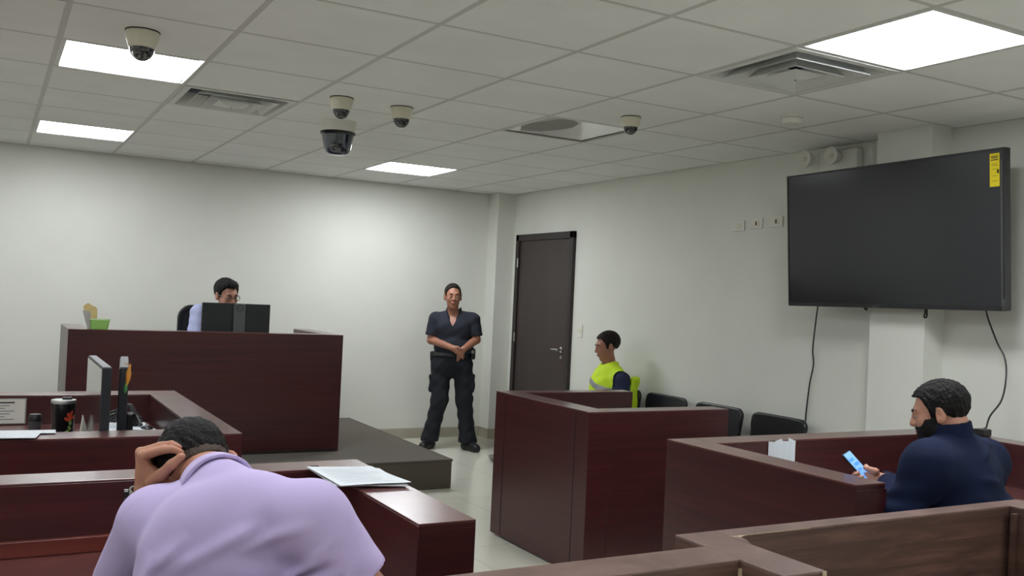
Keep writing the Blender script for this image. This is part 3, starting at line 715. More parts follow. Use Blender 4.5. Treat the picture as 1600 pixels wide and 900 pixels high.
# ------------------------------------------------------------------ man in the lavender shirt, head on his hand (front left)
def lavender_man():
    A = at
    fw = V(math.sin(math.radians(11)), math.cos(math.radians(11)), 0); R0 = frame(fw, (0, 0, 1))
    hc = A(307, 741, 2.06); HR = turn(R0, yaw=-4, pitch=56, roll=-18)
    c7 = A(342, 768, 1.93); shL = A(244, 818, 1.93); shR = A(486, 812, 1.86)
    elL = A(186, 925, 2.04); wrL = A(232, 768, 2.03); elR = A(576, 935, 1.89); wrR = A(520, 930, 2.16)
    chest = A(366, 890, 1.88); waist = V(.46, 1.92, .74); hip = V(.46, 1.90, .53)
    t = thing('person', 'man seen from behind in a lavender polo shirt, head resting on his raised left hand', 'person', (hip[0], hip[1], 0))
    ax = nrm(c7-hip)
    TR = frame(R0[:, 1], ax)
    # hand: knuckles at the upper left, fingers bent to the right into the hair, thumb below
    kn = [A(224, 712, 2.00), A(220, 707, 2.022), A(224, 708, 2.045), A(230, 714, 2.065)]
    fg = [[A(254, 703, 1.968), A(270, 702, 1.955), A(283, 707, 1.962)], [A(250, 697, 1.992), A(268, 694, 1.98), A(280, 699, 1.98)],
          [A(254, 697, 2.02), A(268, 698, 2.005), A(278, 702, 2.0)], [A(254, 705, 2.05), A(266, 707, 2.035), A(274, 710, 2.02)]]
    th = [A(238, 754, 2.0), A(252, 742, 1.965), A(268, 726, 1.945), A(284, 713, 1.945)]
    torso = [rc(shL, shR, .052, .052), (el(chest, (.18, .10, .185), TR), .05), (el(waist, (.175, .12, .19), TR), .05), (el(hip, (.185, .14, .16), TR), .04),
             (rc(c7, shL, .046, .048), .03), (rc(c7, shR, .048, .05), .03), (rc(c7, c7+(hc-c7)*.35, .056, .054), .02)]
    arms = [(rc(shL, elL, .058, .044), .04), (rc(shR, elR, .060, .045), .04), (rc(elL, wrL, .045, .029), .02), (rc(elR, wrR, .045, .029), .02)]
    neck = [(rc(c7, hc+HR@V(0, -.03, -.035), .062, .056), .03)]
    head = (union([warp(HEAD, hc, HR, .93), (el(hc+HR@V(.083, -.016, -.002)*.93, (.0065, .021, .033), HR@frame((.6, -.8, 0), (0, -.1, 1))), .004), (el(hc+HR@V(-.083, -.016, -.002)*.93, (.0065, .021, .033), HR@frame((-.6, -.8, 0), (0, -.1, 1))), .004)], .004), .02)
    hR = nrm(wrR-elR); hu = V(0, 0, 1); hs = np.cross(hR, hu)
    knR = [wrR+hR*.085-hs*o for o in (.03, .01, -.01, -.028)]
    fgR = [[k_+hR*.04, k_+hR*.07-hu*.012] for k_ in knR]; thR = [wrR+hR*.03-hs*.025, wrR+hR*.06-hs*.05, wrR+hR*.085-hs*.06]
    legs = [(rc(hip+R0@V(s*.09, 0, -.02), hip+R0@V(s*.13, .42, -.06), .085, .06), .03) for s in (-1, 1)] + [(rc(hip+R0@V(s*.13, .42, -.06), np.array([*(hip+R0@V(s*.13, .40, 0))[:2], .08]), .056, .04), .03) for s in (-1, 1)]
    body = union([grow(union(torso, .05), -.01)]+neck+[head]+[(f, k) for f, k in arms]+hand_fs(wrL, kn, fg, th)+hand_fs(wrR, knR, fgR, thR), .02)
    lo, hi = bounds([hc, elL, elR, wrR, hip, shR, wrL], .15); lo[2] = hip[2]-.1
    b = organic('body', body, lo, hi, .0042, M['skin_m'], t, 1)
    organic('hair', warp(hair_local(.009, .084, .35, .02, .0022, -.022), hc, HR, .93), hc-.16, hc+.16, .0032, M['hair'], b, 1)
    organic('clipped_hair', warp(hair_band(.0, .0045, -.052, .3, .0), hc, HR, .93), hc-.16, hc+.16, .0032, M['hair_short'], b, 1)
    face_bits(b, hc, HR, .93)
    # shirt
    sL = nrm(elL-shL); sR = nrm(elR-shR)
    slL = cut(rc(shL, elL, .076, .066), plane(shL+sL*.205, sL)); slR = cut(rc(shR, elR, .078, .068), plane(shR+sR*.155, sR))
    ts = union([grow(union(torso, .05), .008), (slL, .03), (slR, .03)], .03)
    right, upv = TR[:, 0], TR[:, 2]
    def folds(P):
        q = P-chest; x = q@right; z = q@upv; y = q@TR[:, 1]
        r = np.zeros(len(P))
        for (x0, z0, x1, z1, wd, am) in FOLDS:
            d = np.array([x1-x0, z1-z0]); L = np.linalg.norm(d); d /= L
            s = (x-x0)*d[0]+(z-z0)*d[1]; n_ = -(x-x0)*d[1]+(z-z0)*d[0] - .06*(s/L)*(1-s/L)*L*1.2
            r += 1.9*am*np.exp(-(n_/wd)**2)*np.clip(np.minimum(s, L-s)/.05, 0, 1)
        r += .0012*np.sin(x*46+z*31+2*np.sin(z*22))*np.sin(z*52-x*18)
        return r*(y < .06)
    FOLDS = [(-.19, -.19, .06, -.05, .009, .007), (.0, -.075, .20, .015, .009, .007), (-.21, -.23, .05, -.12, .009, .007), (.0, -.14, .20, -.06, .010, .008), (-.1, -.19, .19, -.115, .009, .006),
             (-.13, .03, .06, .11, .014, .0045), (.0, .055, .15, .115, .012, .004), (-.195, -.09, -.15, .07, .010, .007), (.175, -.17, .215, .03, .010, .008), (-.2, -.10, -.02, -.01, .012, .005), (.03, -.21, .2, -.155, .008, .006),
             (-.17, .02, -.08, .10, .012, .005), (.06, -.03, .19, .055, .010, .005), (.12, .02, .2, .09, .010, .004), (-.18, -.14, -.06, -.09, .008, .005)]
    nk = nrm(hc-c7)
    shirt = lambda P: ts(P)-folds(P)
    shirt_o = ssub(shirt, rc(c7+nk*.055, c7+nk*.3, .060, .072), .012)
    lo, hi = bounds([shL, shR, elL, elR, hip, c7], .12); lo[2] = hip[2]-.12
    organic('polo_shirt', shirt_o, lo, hi, .0042, M['lavender'], t, 1)
    # collar: a folded band round the neck
    ca = nrm(A(306, 712, 2.0)-A(338, 748, 1.9))
    cc = A(338, 764, 1.945); ca = nrm(hc+HR@V(0, -.02, -.03)-c7)
    ring = lambda r0, r1, th_: (lambda P: np.abs(rc(cc-ca*.03, cc+ca*.03, r0, r1)(P))-th_)
    col = cut(ring(.076, .068, .0045), plane(cc+ca*.020, ca), plane(cc-ca*.024, -ca), plane(cc+fw*.045, fw))
    organic('collar', col, cc-.13, cc+.13, .003, M['lavender'], t, 2)
    # watch, trousers, shoes, chair
    wd = nrm(wrL-elL); wc = wrL-wd*.012
    WF = frame(wd, R0[:, 1])
    part('watch', MB().lathe(wc, [(.036, -.011), (.040, -.011), (.040, .011), (.036, .011), (.036, -.011)], 28, np.stack([WF[:, 0], WF[:, 2], wd], 1)), M['steel'], t, True)
    part('watch_face', MB().lathe(wc-R0[:, 0]*.038, [(0, 0), (.017, 0), (.017, .008), (0, .008)], 20, frame((0, 0, 1), -R0[:, 0])), M['blackgloss'], t, True)
    organic('trousers', union([cut(el(hip, (.195, .15, .17), TR), plane(hip+ax*.06, ax))]+[(grow(f, .014), k) for f, k in legs], .04), *bounds([hip+V(.25, .6, .2), hip-V(.25, .2, 0), V(hip[0], hip[1], .02)], .1), .012, M['trousers'], t, 2)
    for s in (-1, 1):
        p = hip+R0@V(s*.13, .40, 0); p[2] = .0
        organic('shoe', cut(union([rc(p+V(0, 0, .06), p+R0@V(0, .15, .045), .05, .038), (rc(p+R0@V(0, -.04, .04), p+V(0, 0, .05), .04, .045), .02)], .02), plane(p, (0, 0, -1))), *bounds([p, p+R0@V(0, .2, .1)], .09), .008, M['boots'], t, 1)
    return hip, R0
LM_HIP, LM_R = lavender_man()

# ------------------------------------------------------------------ woman guard standing by the back wall
def guard():
    D = 8.80
    A = lambda x, y, dd=0: at(x, y, D+dd)
    fw = -(CF*V(1, 1, 0)); R0 = frame(nrm(fw), (0, 0, 1)); R0b = turn(R0, yaw=-8)
    hc = A(707.5, 463, -.03); HR = turn(R0, yaw=-12, pitch=4, roll=0)
    nb = A(709, 491)
    sh = {-1: A(739, 500), 1: A(681, 499)}; elb = {-1: A(744, 531, -.02), 1: A(674, 531, -.02)}; wr = {-1: A(725, 545, -.24), 1: A(708, 544, -.24)}
    chest = A(709, 513, -.0); belly = A(709, 541, -.02); hip = A(706, 566)
    fz = at(700, 699, D)
    hipj = {-1: A(723, 574), 1: A(690, 574)}; kn = {-1: A(725, 624, -.02), 1: A(687, 624, -.02)}; ank = {-1: A(731, 684), 1: A(671, 684)}
    for k in ank: ank[k][2] = .085
    t = thing('person', 'woman guard in dark navy polo and trousers standing with clasped hands by the back wall', 'person', ((ank[1][0]+ank[-1][0])/2, (ank[1][1]+ank[-1][1])/2, 0))
    torso = [el(chest, (.165, .11, .155), R0), (el(belly, (.178, .130, .13), R0), .05), (el(hip, (.175, .125, .12), R0), .04), (rc(sh[-1], sh[1], .05, .05), .04),
             (rc(nb, sh[-1], .045, .045), .03), (rc(nb, sh[1], .045, .045), .03), (el(chest+R0@V(.065, .075, .0), (.08, .05, .08), R0), .05), (el(chest+R0@V(-.065, .075, .0), (.08, .05, .08), R0), .05)]
    arms = []
    for s in (-1, 1): arms += [(rc(sh[s], elb[s], .052, .041), .02), (rc(elb[s], wr[s], .041, .027), .012)]
    f = R0[:, 1]; r = R0[:, 0]; u = V(0, 0, 1)
    # right hand laid over the left one
    H = []
    pr_ = wr[1]; d_ = nrm(wr[-1]-wr[1]+V(0, 0, -.05))
    knr = [pr_+d_*.075+u*(.03-.02*i)+f*.02 for i in range(4)]
    fgr = [[k_+d_*.026-f*.002-u*.006, k_+d_*.034-u*.014-f*.022] for k_ in knr]
    H += hand_fs(pr_+f*.015, knr, fgr, [pr_+u*.02+d_*.02+f*.02, pr_+u*.035+d_*.05+f*.03, pr_+u*.03+d_*.08+f*.035], .026)
    pl_ = wr[-1]; e_ = nrm(wr[1]-wr[-1]+V(0, 0, -.14))
    knl = [pl_+e_*.07+u*(.014-.016*i)-f*.004 for i in range(4)]
    fgl = [[k_+e_*.024-f*.008, k_+e_*.024-u*.006-f*.034] for k_ in knl]
    H += hand_fs(pl_, knl, fgl, [pl_+u*.012+e_*.02+f*.01, pl_+e_*.05+u*.02+f*.02, pl_+e_*.07+u*.004+f*.028], .026)
    legs = []
    for s in (-1, 1): legs += [(rc(hipj[s], kn[s], .082, .055), .03), (rc(kn[s], ank[s], .055, .036), .02)]
    body = union([grow(union(torso, .04), -.012), (rc(nb-u*.02, hc+V(0, 0, -.06), .055, .052), .02), (warp(HEAD, hc, HR, .98), .015)]+arms+H+legs, .02)
    P_ = [hc, sh[1], sh[-1], elb[1], elb[-1], ank[1], ank[-1], wr[1]]
    b = organic('body', body, *bounds(P_, .16), .0062, M['skin_d'], t, 1)
    face_bits(b, hc, HR, .98)
    hl = hair_local(.006, .088, .55, .008, .0012, -.05)
    bun = union([warp(hl, hc, HR, .98), el(hc+HR@V(0, -.115, .04), (.045, .04, .045)), el(hc+HR@V(0, -.08, -.02), (.06, .04, .06))], .02)
    organic('hair', bun, hc-.19, hc+.19, .0055, M['hair_b'], b, 1)
    sl = []
    for s in (-1, 1):
        d = nrm(elb[s]-sh[s]); sl.append((cut(rc(sh[s], elb[s], .068, .066), plane(sh[s]+d*.155, d)), .02))
    def fold(P): return .003*np.sin((P@r)*38+(P@u)*24)*np.sin((P@u)*40)
    tops = union([grow(union(torso[:3]+torso[3:], .04), .010)]+sl, .02)
    waistz = A(709, 551)[2]
    shirt = cut(lambda P: tops(P)-fold(P), plane((0, 0, waistz), (0, 0, -1)))
    shirt = ssub(shirt, rc(nb, nb+u*.2+f*.02, .058, .07), .01)
    vneck = rc(nb+f*.12-u*.10, nb+f*.09+u*.05, .012, .085)
    shirt = ssub(shirt, vneck, .006)
    organic('polo_shirt', shirt, *bounds([sh[1], sh[-1], elb[1], elb[-1], belly, hip, nb], .17), .0062, M['navypolo'], t, 2)
    ca = nrm(u+f*-.25); cc = nb+u*.035
    ring = lambda P: np.abs(rc(cc-ca*.04, cc+ca*.04, .082, .060)(P))-.005
    colr = ssub(cut(ring, plane(cc+ca*.03, ca), plane(cc-ca*.03, -ca)), rc(nb+f*.12-u*.11, nb+f*.09+u*.06, .014, .085), .004)
    organic('collar', colr, nb-.15, nb+.16, .005, M['navypolo'], t, 2)
    pants = [cut(union([grow(el(hip, (.18, .13, .13), R0), .006), el(hip+u*.07, (.165, .125, .09), R0)], .03), plane((0, 0, waistz+.005), (0, 0, 1)))]
    for s in (-1, 1):
        hem = ank[s]+V(0, 0, .02); hem[2] = .075
        mid = kn[s]*.35+ank[s]*.65
        pants += [(rc(hipj[s], kn[s], .094, .078), .04), (rc(kn[s], mid, .078, .072), .03), (cut(rc(mid, hem, .070, .088), plane((0, 0, .07), (0, 0, -1))), .02)]
        cp = (kn[s]+hipj[s])/2+r*s*.085
        pants += [(rbox(cp, (.022, .05, .085), .015, R0), .012)]
    pf = union(pants, .03)
    organic('trousers', lambda P: pf(P)-.004*np.sin((P@u)*55+(P@r)*20)*np.sin((P@r)*45), *bounds([hip, hipj[1], hipj[-1], ank[1], ank[-1], V(hip[0], hip[1], waistz)], .16), .007, M['trousers'], t, 2)
    beltf = cut(lambda P: np.abs(union([el(hip+u*.07, (.172, .132, .095), R0), grow(el(hip, (.18, .13, .13), R0), .012)], .03)(P)+.004)-.010, plane((0, 0, waistz+.012), (0, 0, 1)), plane((0, 0, waistz-.035), (0, 0, -1)))
    organic('belt', beltf, *bounds([hip], .28), .006, M['black'], t, 1)
    hb = MB().obox(A(677, 556, .02)+f*.01, (.025, .05, .045), turn(R0, 0, 0, 4), .01); hb.obox(A(677, 571, .02), (.022, .045, .07), turn(R0, 0, 0, 4), .01)
    part('holster', hb, M['black'], t, True)
    part('belt_pouch', MB().obox(A(739, 553, -.02), (.022, .045, .05), R0, .01), M['black'], t, True)
    part('badge', MB().obox(A(738.5, 550, -.075), (.012, .004, .014), R0, .002), M['steel'], t)
    for s in (-1, 1):
        p = ank[s].copy(); p[2] = 0; fd = nrm(f+r*s*(.75 if s < 0 else .35))
        sd = np.cross(fd, u)
        organic('boot', cut(union([rc(p+u*.13, p+u*.05, .05, .047), (rc(p-fd*.04+u*.035, p+fd*.14+u*.032, .044, .042), .03), (rc(p+fd*.02+u*.06, p+fd*.1+u*.045, .042, .036), .02)], .02), plane(p, -u)), *bounds([p, p+fd*.16+u*.15], .08), .0065, M['boots'], t, 1)
guard()

# ------------------------------------------------------------------ man at the judge's bench behind the monitor
def office_chair(base, rotz, label):
    t = thing('office_chair', label, 'chair', base, None, rotz, local=True)
    def back(P):
        q = P.copy(); q[:, 1] = P[:, 1]+.27-.9*P[:, 0]**2*.5; q[:, 2] = P[:, 2]-.78
        d2 = np.stack([np.abs(q[:, 0])-(.24-.11), np.abs(q[:, 2])-(.27-.11)], 1)
        o = np.linalg.norm(np.maximum(d2, 0), axis=1)+np.minimum(d2.max(1), 0)-.11
        return o, q
    organic('back_frame', lambda P: np.maximum(np.abs(back(P)[0]+.02)-.02, np.abs(back(P)[1][:, 1])-.018), (-.3, -.36, .55), (.3, -.15, 1.18), .008, M['black'], t, 1)
    organic('mesh_back', lambda P: np.maximum(back(P)[0]+.015, np.abs(back(P)[1][:, 1])-.006), (-.3, -.36, .55), (.3, -.15, 1.18), .006, M['mesh'], t, 1)
    organic('seat', rbox((0, .02, .47), (.25, .24, .04), .035), (-.3, -.26, .4), (.3, .3, .55), .01, M['mesh'], t, 1)
    part('back_post', MB().tube([(0, -.2, .42), (0, -.31, .46), (0, -.31, .75)], .022, 10), M['black'], t, True)
    part('gas_column', MB().tube([(0, 0, .1), (0, 0, .44)], .028, 12), M['steel'], t, True)
    for k in range(5):
        a = 2*math.pi*k/5+.3; x, y = math.cos(a), math.sin(a)
        l = part('base_leg', MB().tube([(0, 0, .11), (x*.15, y*.15, .10), (x*.28, y*.28, .075)], [.024, .02, .014], 10), M['black'], t, True)
        part('caster', MB().lathe((x*.28-y*.02, y*.28+x*.02, .029), [(0, 0), (.028, 0), (.028, .04), (0, .04)], 16, frame((x, y, 0), (y, -x, 0))), M['black'], l, True)
    return t
def bench_man():
    D = at(353, 460, 1); Y = 7.42
    A = lambda x, y, dy=0: ony(x, y, Y+dy)
    hc = A(353.5, 461); R0 = frame(nrm(V(.08, -1, 0)), (0, 0, 1)); HR = turn(R0, yaw=-16, pitch=17, roll=3)
    nb = A(350, 486, .05); sh = {1: A(312, 490, .05), -1: A(390, 492, .05)}
    elb = {1: A(303, 540, -.08), -1: A(398, 540, -.08)}; wr = {1: V(1.46, 7.27, .99), -1: V(1.74, 7.27, .99)}
    chest = A(350, 522, .05); hip = V(chest[0], Y+.1, .217+.58)
    t = thing('person', 'man with glasses in a pale blue shirt behind the monitor on the judge bench', 'person', (hip[0], hip[1], .217))
    torso = [el(chest, (.17, .11, .2), R0), (el((chest+hip)/2, (.165, .12, .2), R0), .05), (el(hip, (.18, .14, .13), R0), .04), (rc(sh[1], sh[-1], .055, .055), .04), (rc(nb, sh[1], .05, .048), .03), (rc(nb, sh[-1], .05, .048), .03)]
    arms = []; H = []
    for s in (1, -1):
        arms += [(rc(sh[s], elb[s], .054, .043), .02), (rc(elb[s], wr[s], .043, .028), .015)]
        d = nrm(wr[s]-elb[s]); d[2] = 0; d = nrm(d); sd = np.cross(d, V(0, 0, 1))*(-s)
        kn = [wr[s]+d*.085+sd*o for o in (.03, .01, -.01, -.028)]
        H += hand_fs(wr[s], kn, [[k+d*.04-V(0, 0, .004), k+d*.068-V(0, 0, .014)] for k in kn], [wr[s]+d*.03+sd*.02, wr[s]+d*.06+sd*.045, wr[s]+d*.08+sd*.055])
    legs = []
    for s in (1, -1):
        h0 = hip+R0@V(s*.09, 0, -.02); k0 = hip+R0@V(s*.12, .38, -.03); a0_ = hip+R0@V(s*.12, .36, 0); a0_[2] = .217+.09
        legs += [(rc(h0, k0, .08, .06), .03), (rc(k0, a0_, .055, .04), .02)]
    body = union([grow(union(torso, .04), -.012), (rc(nb, hc-V(0, 0, .05), .058, .055), .02), (warp(HEAD, hc, HR, 1.0), .015)]+arms+H+legs, .02)
    P_ = [hc, sh[1], sh[-1], elb[1], elb[-1], hip, wr[1], wr[-1]]
    lo, hi = bounds(P_, .18); lo[2] = .22; lo[1] -= .25
    b = organic('body', body, lo, hi, .0062, M['skin_l'], t, 1)
    face_bits(b, hc, HR, 1.0)
    organic('hair', warp(hair_local(.012, .080, .65, .016, .002, -.035, quiff=1), hc, HR, 1.0), hc-.17, hc+.17, .005, M['hair'], b, 1)
    W = lambda x, y, z: hc+HR@V(x, y, z)
    gm = MB()
    for s in (-1, 1):
        ring = [W(s*.033+.025*math.cos(a), .106-.02*abs(.025*math.cos(a)+0)/.025*.3, .004+.017*math.sin(a)) for a in np.linspace(0, 2*math.pi, 17)]
        gm.tube(ring, .0022, 6)
    gm.tube([W(-.008, .108, .008), W(.008, .108, .008)], .002, 6)
    for s in (-1, 1): gm.tube([W(s*.058, .102, .008), W(s*.078, .05, .01), W(s*.084, -.01, .008)], .002, 6)
    part('glasses', gm, M['spectacles'], t, True)
    sl = []
    for s in (1, -1):
        sl += [(rc(sh[s], elb[s], .072, .06), .02), (cut(rc(elb[s], wr[s], .06, .042), plane(wr[s], wr[s]-elb[s])), .02)]
    tp = union([grow(union(torso, .04), .01)]+sl, .02); u = V(0, 0, 1)
    tp2 = ssub(lambda P: tp(P)-.004*np.sin(P[:, 0]*36+P[:, 2]*50)*np.sin(P[:, 2]*38-P[:, 0]*21), rc(nb+u*.01, nb+u*.2, .06, .075), .01)
    organic('shirt', tp2, *bounds(P_, .14), .0065, M['paleblue'], t, 2)
    cc = nb+u*.035
    ring = lambda P: np.abs(rc(cc-u*.04, cc+u*.04, .08, .064)(P))-.0045
    organic('collar', cut(ring, plane(cc+u*.025, u), plane(cc-u*.03, -u), plane(cc+R0[:, 1]*.055, R0[:, 1])), nb-.15, nb+.16, .005, M['paleblue'], t, 1)
    part('lanyard', MB().tube([nb+R0@V(.062, .02, .03), nb+R0@V(.06, .075, -.03), nb+R0@V(.03, .125, -.15), nb+R0@V(0, .14, -.24)], .005, 6), M['ink'], t, True)
    organic('trousers', union([cut(el(hip, (.19, .15, .14), R0), plane(hip+u*.07, u))]+[(cut(grow(f_, .013), plane((0, 0, .25), (0, 0, -1))), k) for f_, k in legs], .03), *bounds([hip, hip+R0@V(0, .45, 0), V(hip[0], hip[1], .3)], .26), .012, M['trousers'], t, 1)
    for s in (1, -1):
        p = hip+R0@V(s*.12, .36, 0); p[2] = .219; fd = R0[:, 1]
        organic('shoe', cut(union([rc(p+u*.06, p+fd*.13+u*.04, .05, .036), (rc(p-fd*.04+u*.04, p+u*.09, .04, .043), .02)], .02), plane(p, -u)), *bounds([p, p+fd*.18+u*.1], .08), .009, M['boots'], t, 1)
    office_chair((hip[0]-.03, hip[1]+.02, .218), math.pi+math.radians(9), 'black mesh office chair behind the judge bench, under the man with glasses')
bench_man()

# ------------------------------------------------------------------ man in navy with a phone (right)
def navy_man():
    A = at
    fw = nrm(V(-.50, .86, 0)); R0 = frame(fw, (0, 0, 1)); u = V(0, 0, 1); r = R0[:, 0]
    hc = A(1468, 645, 3.35); HR = turn(R0, yaw=-6, pitch=17, roll=2)
    c7 = A(1490, 690, 3.33); mid = c7-u*.03+fw*.02
    sh = {-1: A(1450, 727, 3.21), 1: A(1538, 722, 3.47)}
    chest = A(1500, 768, 3.35); waist = A(1540, 850, 3.36); hip = V(*(waist-fw*.05)[:2], .56)
    elb = {-1: A(1404, 808, 3.22), 1: A(1515, 808, 3.60)}; wr = {-1: A(1388, 752, 3.46), 1: A(1372, 750, 3.58)}
    t = thing('person', 'bearded man in a navy jacket looking down at a phone inside the right booth', 'person', (hip[0], hip[1], 0))
    ax = nrm(c7-waist); TR = frame(fw, ax)
    torso = [rc(sh[-1], sh[1], .058, .058), (el(chest, (.18, .12, .19), TR), .06), (el(waist, (.185, .135, .19), TR), .05), (el(hip, (.185, .14, .14), R0), .04), (rc(c7, sh[-1], .056, .046), .03), (rc(c7, sh[1], .05, .05), .03), (rc(chest+ax*.03, sh[-1], .10, .055), .05), (rc(chest+ax*.03, sh[1], .10, .055), .05)]
    arms = []
    for s in (-1, 1): arms += [(rc(sh[s], elb[s], .056, .046), .02), (rc(elb[s], wr[s], .045, .029), .015)]
    # phone
    pc = A(1342, 732, 3.50); n = nrm(hc+HR@V(0, .08, 0)-pc); n = nrm(n*.8+u*.0-CF*.10)
    ax_u = A(1326, 712, 3.52)-A(1358, 750, 3.48); ax_u = nrm(ax_u-n*np.dot(ax_u, n)); ax_r = np.cross(ax_u, n); PR = np.stack([ax_r, ax_u, n], 1)
    ph = thing('mobile_phone', 'lit mobile phone held by the bearded man in navy', 'phone', pc)
    part('case', MB().obox(pc, (.037, .074, .0045), PR, .004), M['black'], ph)
    sc_ = part('screen', MB().obox(pc+n*.0046, (.034, .070, .0006), PR), M['phonescreen'], ph)
    for k, (yy, hw, xx) in enumerate([(.04, .02, -.01), (.018, .024, .004), (-.004, .018, -.012), (-.03, .022, .006)]): part('message_bubble', MB().obox(pc+PR@V(xx, yy, .0054), (hw, .006, .0003), PR), M['phoneui'], sc_)
    H = []
    # left hand under the phone: palm behind it, fingers on its far edge, thumb on the near edge
    w0 = wr[-1]; b0 = pc-ax_u*.045-n*.022
    kn = [b0+ax_r*.0+ax_u*(.035-.02*i)+ax_r*(-.004) for i in range(4)]
    H += hand_fs(w0, kn, [[k-ax_r*.034+n*.004, k-ax_r*.046+n*.020, k-ax_r*.038+n*.030] for k in kn], [w0*.5+b0*.5+n*.01, b0+ax_r*.040+n*.024, b0+ax_r*.034+ax_u*.035+n*.034], .026)
    w1 = wr[1]; b1 = pc-ax_u*.075+n*.03
    kn1 = [b1+ax_r*.01+u*(.012-.018*i)+ax_u*-.015 for i in range(4)]
    H += hand_fs(w1, kn1, [[k+ax_u*.025-n*.018, k+ax_u*.02-n*.04] for k in kn1], [w1*.4+b1*.6, b1+ax_u*.03+n*.012, b1+ax_u*.062-n*.008], .026)
    legs = []
    for s in (-1, 1):
        h0 = hip+R0@V(s*.09, 0, -.02); k0 = hip+R0@V(s*.13, .4, -.06); a0_ = k0.copy(); a0_[2] = .09
        legs += [(rc(h0, k0, .085, .06), .03), (rc(k0, a0_, .055, .04), .02)]
    body = union([grow(union(torso, .04), -.012), (rc(c7, hc+HR@V(0, -.03, -.05), .058, .056), .02), (warp(HEAD, hc, HR, .90), .015)]+arms+H+legs, .02)
    P_ = [hc, sh[1], sh[-1], elb[1], elb[-1], hip, wr[1], wr[-1], pc]
    lo, hi = bounds(P_, .16); lo[2] = .3
    b = organic('body', body, lo, hi, .0048, M['skin_l'], t, 1)
    face_bits(b, hc, HR, .90)
    organic('hair', warp(hair_local(.012, .080, .62, .004, .003, -.072), hc, HR, .90), hc-.18, hc+.18, .0038, M['hair'], b, 1)
    jaw = grow(union([el((0, .028, -.03), (.0615, .064, .082)), el((0, .03, -.055), (.060, .060, .062)), (el((0, .038, -.078), (.049, .048, .044)), .02), (rc((-.012, .067, -.1), (.012, .067, -.1), .018, .018), .02)], .02), .009)
    def beard(P):
        x, y, z = P.T
        line = np.where(y > .078, -.036, np.where(y > .02, -.034+.022*np.clip((.078-y)/.02, 0, 1)+.0*(y), -.02+(.02-y)*1.2))
        d = jaw(P)-.0015*np.sin(x*400)*np.sin(z*350+y*300)
        d = np.maximum(d, z-np.where(y < .03, .03, line-.0)+np.where(y < .03, 0, 0)); d = np.maximum(d, .006-y)
        return np.maximum(d, .013-np.sqrt(x**2*.35+(z+.056)**2*1.0+np.maximum(0, .08-y)**2*9))
    organic('beard', warp(beard, hc, HR, .90), hc-.16, hc+.16, .0036, M['hair'], b, 1)
    sl = []
    for s in (-1, 1): sl += [(rc(sh[s], elb[s], .068, .063), .06), (cut(rc(elb[s], wr[s], .064, .044), plane(wr[s]-nrm(wr[s]-elb[s])*.015, wr[s]-elb[s])), .03)]
    tp = union([grow(union(torso, .04), .012)]+sl, .03)
    def fold(P):
        q = P-chest; x = q@r; z = q@ax; y = q@fw
        f_ = np.zeros(len(P))
        for (x0, z0, x1, z1, wd, am) in [(-.16, .09, -.04, .02, .012, .008), (-.18, .05, -.06, -.06, .012, .008), (.0, .14, .14, .10, .014, .006), (-.05, -.14, .14, -.10, .014, .007), (-.12, .13, .12, .135, .012, .005), (.05, .02, .18, -.08, .014, .006)]:
            d = np.array([x1-x0, z1-z0]); L = np.linalg.norm(d); d /= L; s_ = (x-x0)*d[0]+(z-z0)*d[1]; m_ = -(x-x0)*d[1]+(z-z0)*d[0]
            f_ += am*np.exp(-(m_/wd)**2)*np.clip(np.minimum(s_, L-s_)/.04, 0, 1)
        ea = P-elb[-1]
        return f_+.004*np.sin((ea@u)*95+(ea@r)*40)*np.exp(-np.sum(ea*ea, 1)/.02)+.002*np.sin(x*40+z*30)*np.sin(z*44-x*15)
    jk = ssub(lambda P: tp(P)-fold(P), rc(c7+u*.015+fw*.02, c7+u*.2+fw*.06, .058, .072), .01)
    lo, hi = bounds(P_[1:], .14); lo[2] = .44
    organic('jacket', jk, lo, hi, .0055, M['navy'], t, 2)
    ca = nrm(hc+HR@V(0, -.03, -.03)-c7); cc = c7+ca*.050+fw*.012
    ring = lambda P: np.abs(rc(cc-ca*.04, cc+ca*.04, .078, .070)(P))-.005
    organic('collar', cut(ring, plane(cc+ca*.020, ca), plane(cc-ca*.045, -ca), plane(cc+fw*.055, fw)), cc-.14, cc+.14, .004, M['navy'], t, 2)
    organic('trousers', union([cut(el(hip, (.195, .15, .15), R0), plane(hip+u*.06, u))]+[(grow(f_, .013), k) for f_, k in legs], .03), *bounds([hip, hip+R0@V(.2, .5, 0), hip+R0@V(-.2, .5, 0), V(hip[0], hip[1], .1)], .16), .012, M['trousers'], t, 1)
    for s in (-1, 1):
        p = hip+R0@V(s*.13, .4, 0); p[2] = 0
        organic('shoe', cut(union([rc(p+u*.06, p+fw*.14+u*.04, .05, .036), (rc(p-fw*.04+u*.04, p+u*.09, .04, .043), .02)], .02), plane(p, -u)), *bounds([p, p+fw*.18+u*.1], .08), .009, M['boots'], t, 1)
    return hip, R0
NM_HIP, NM_R = navy_man()

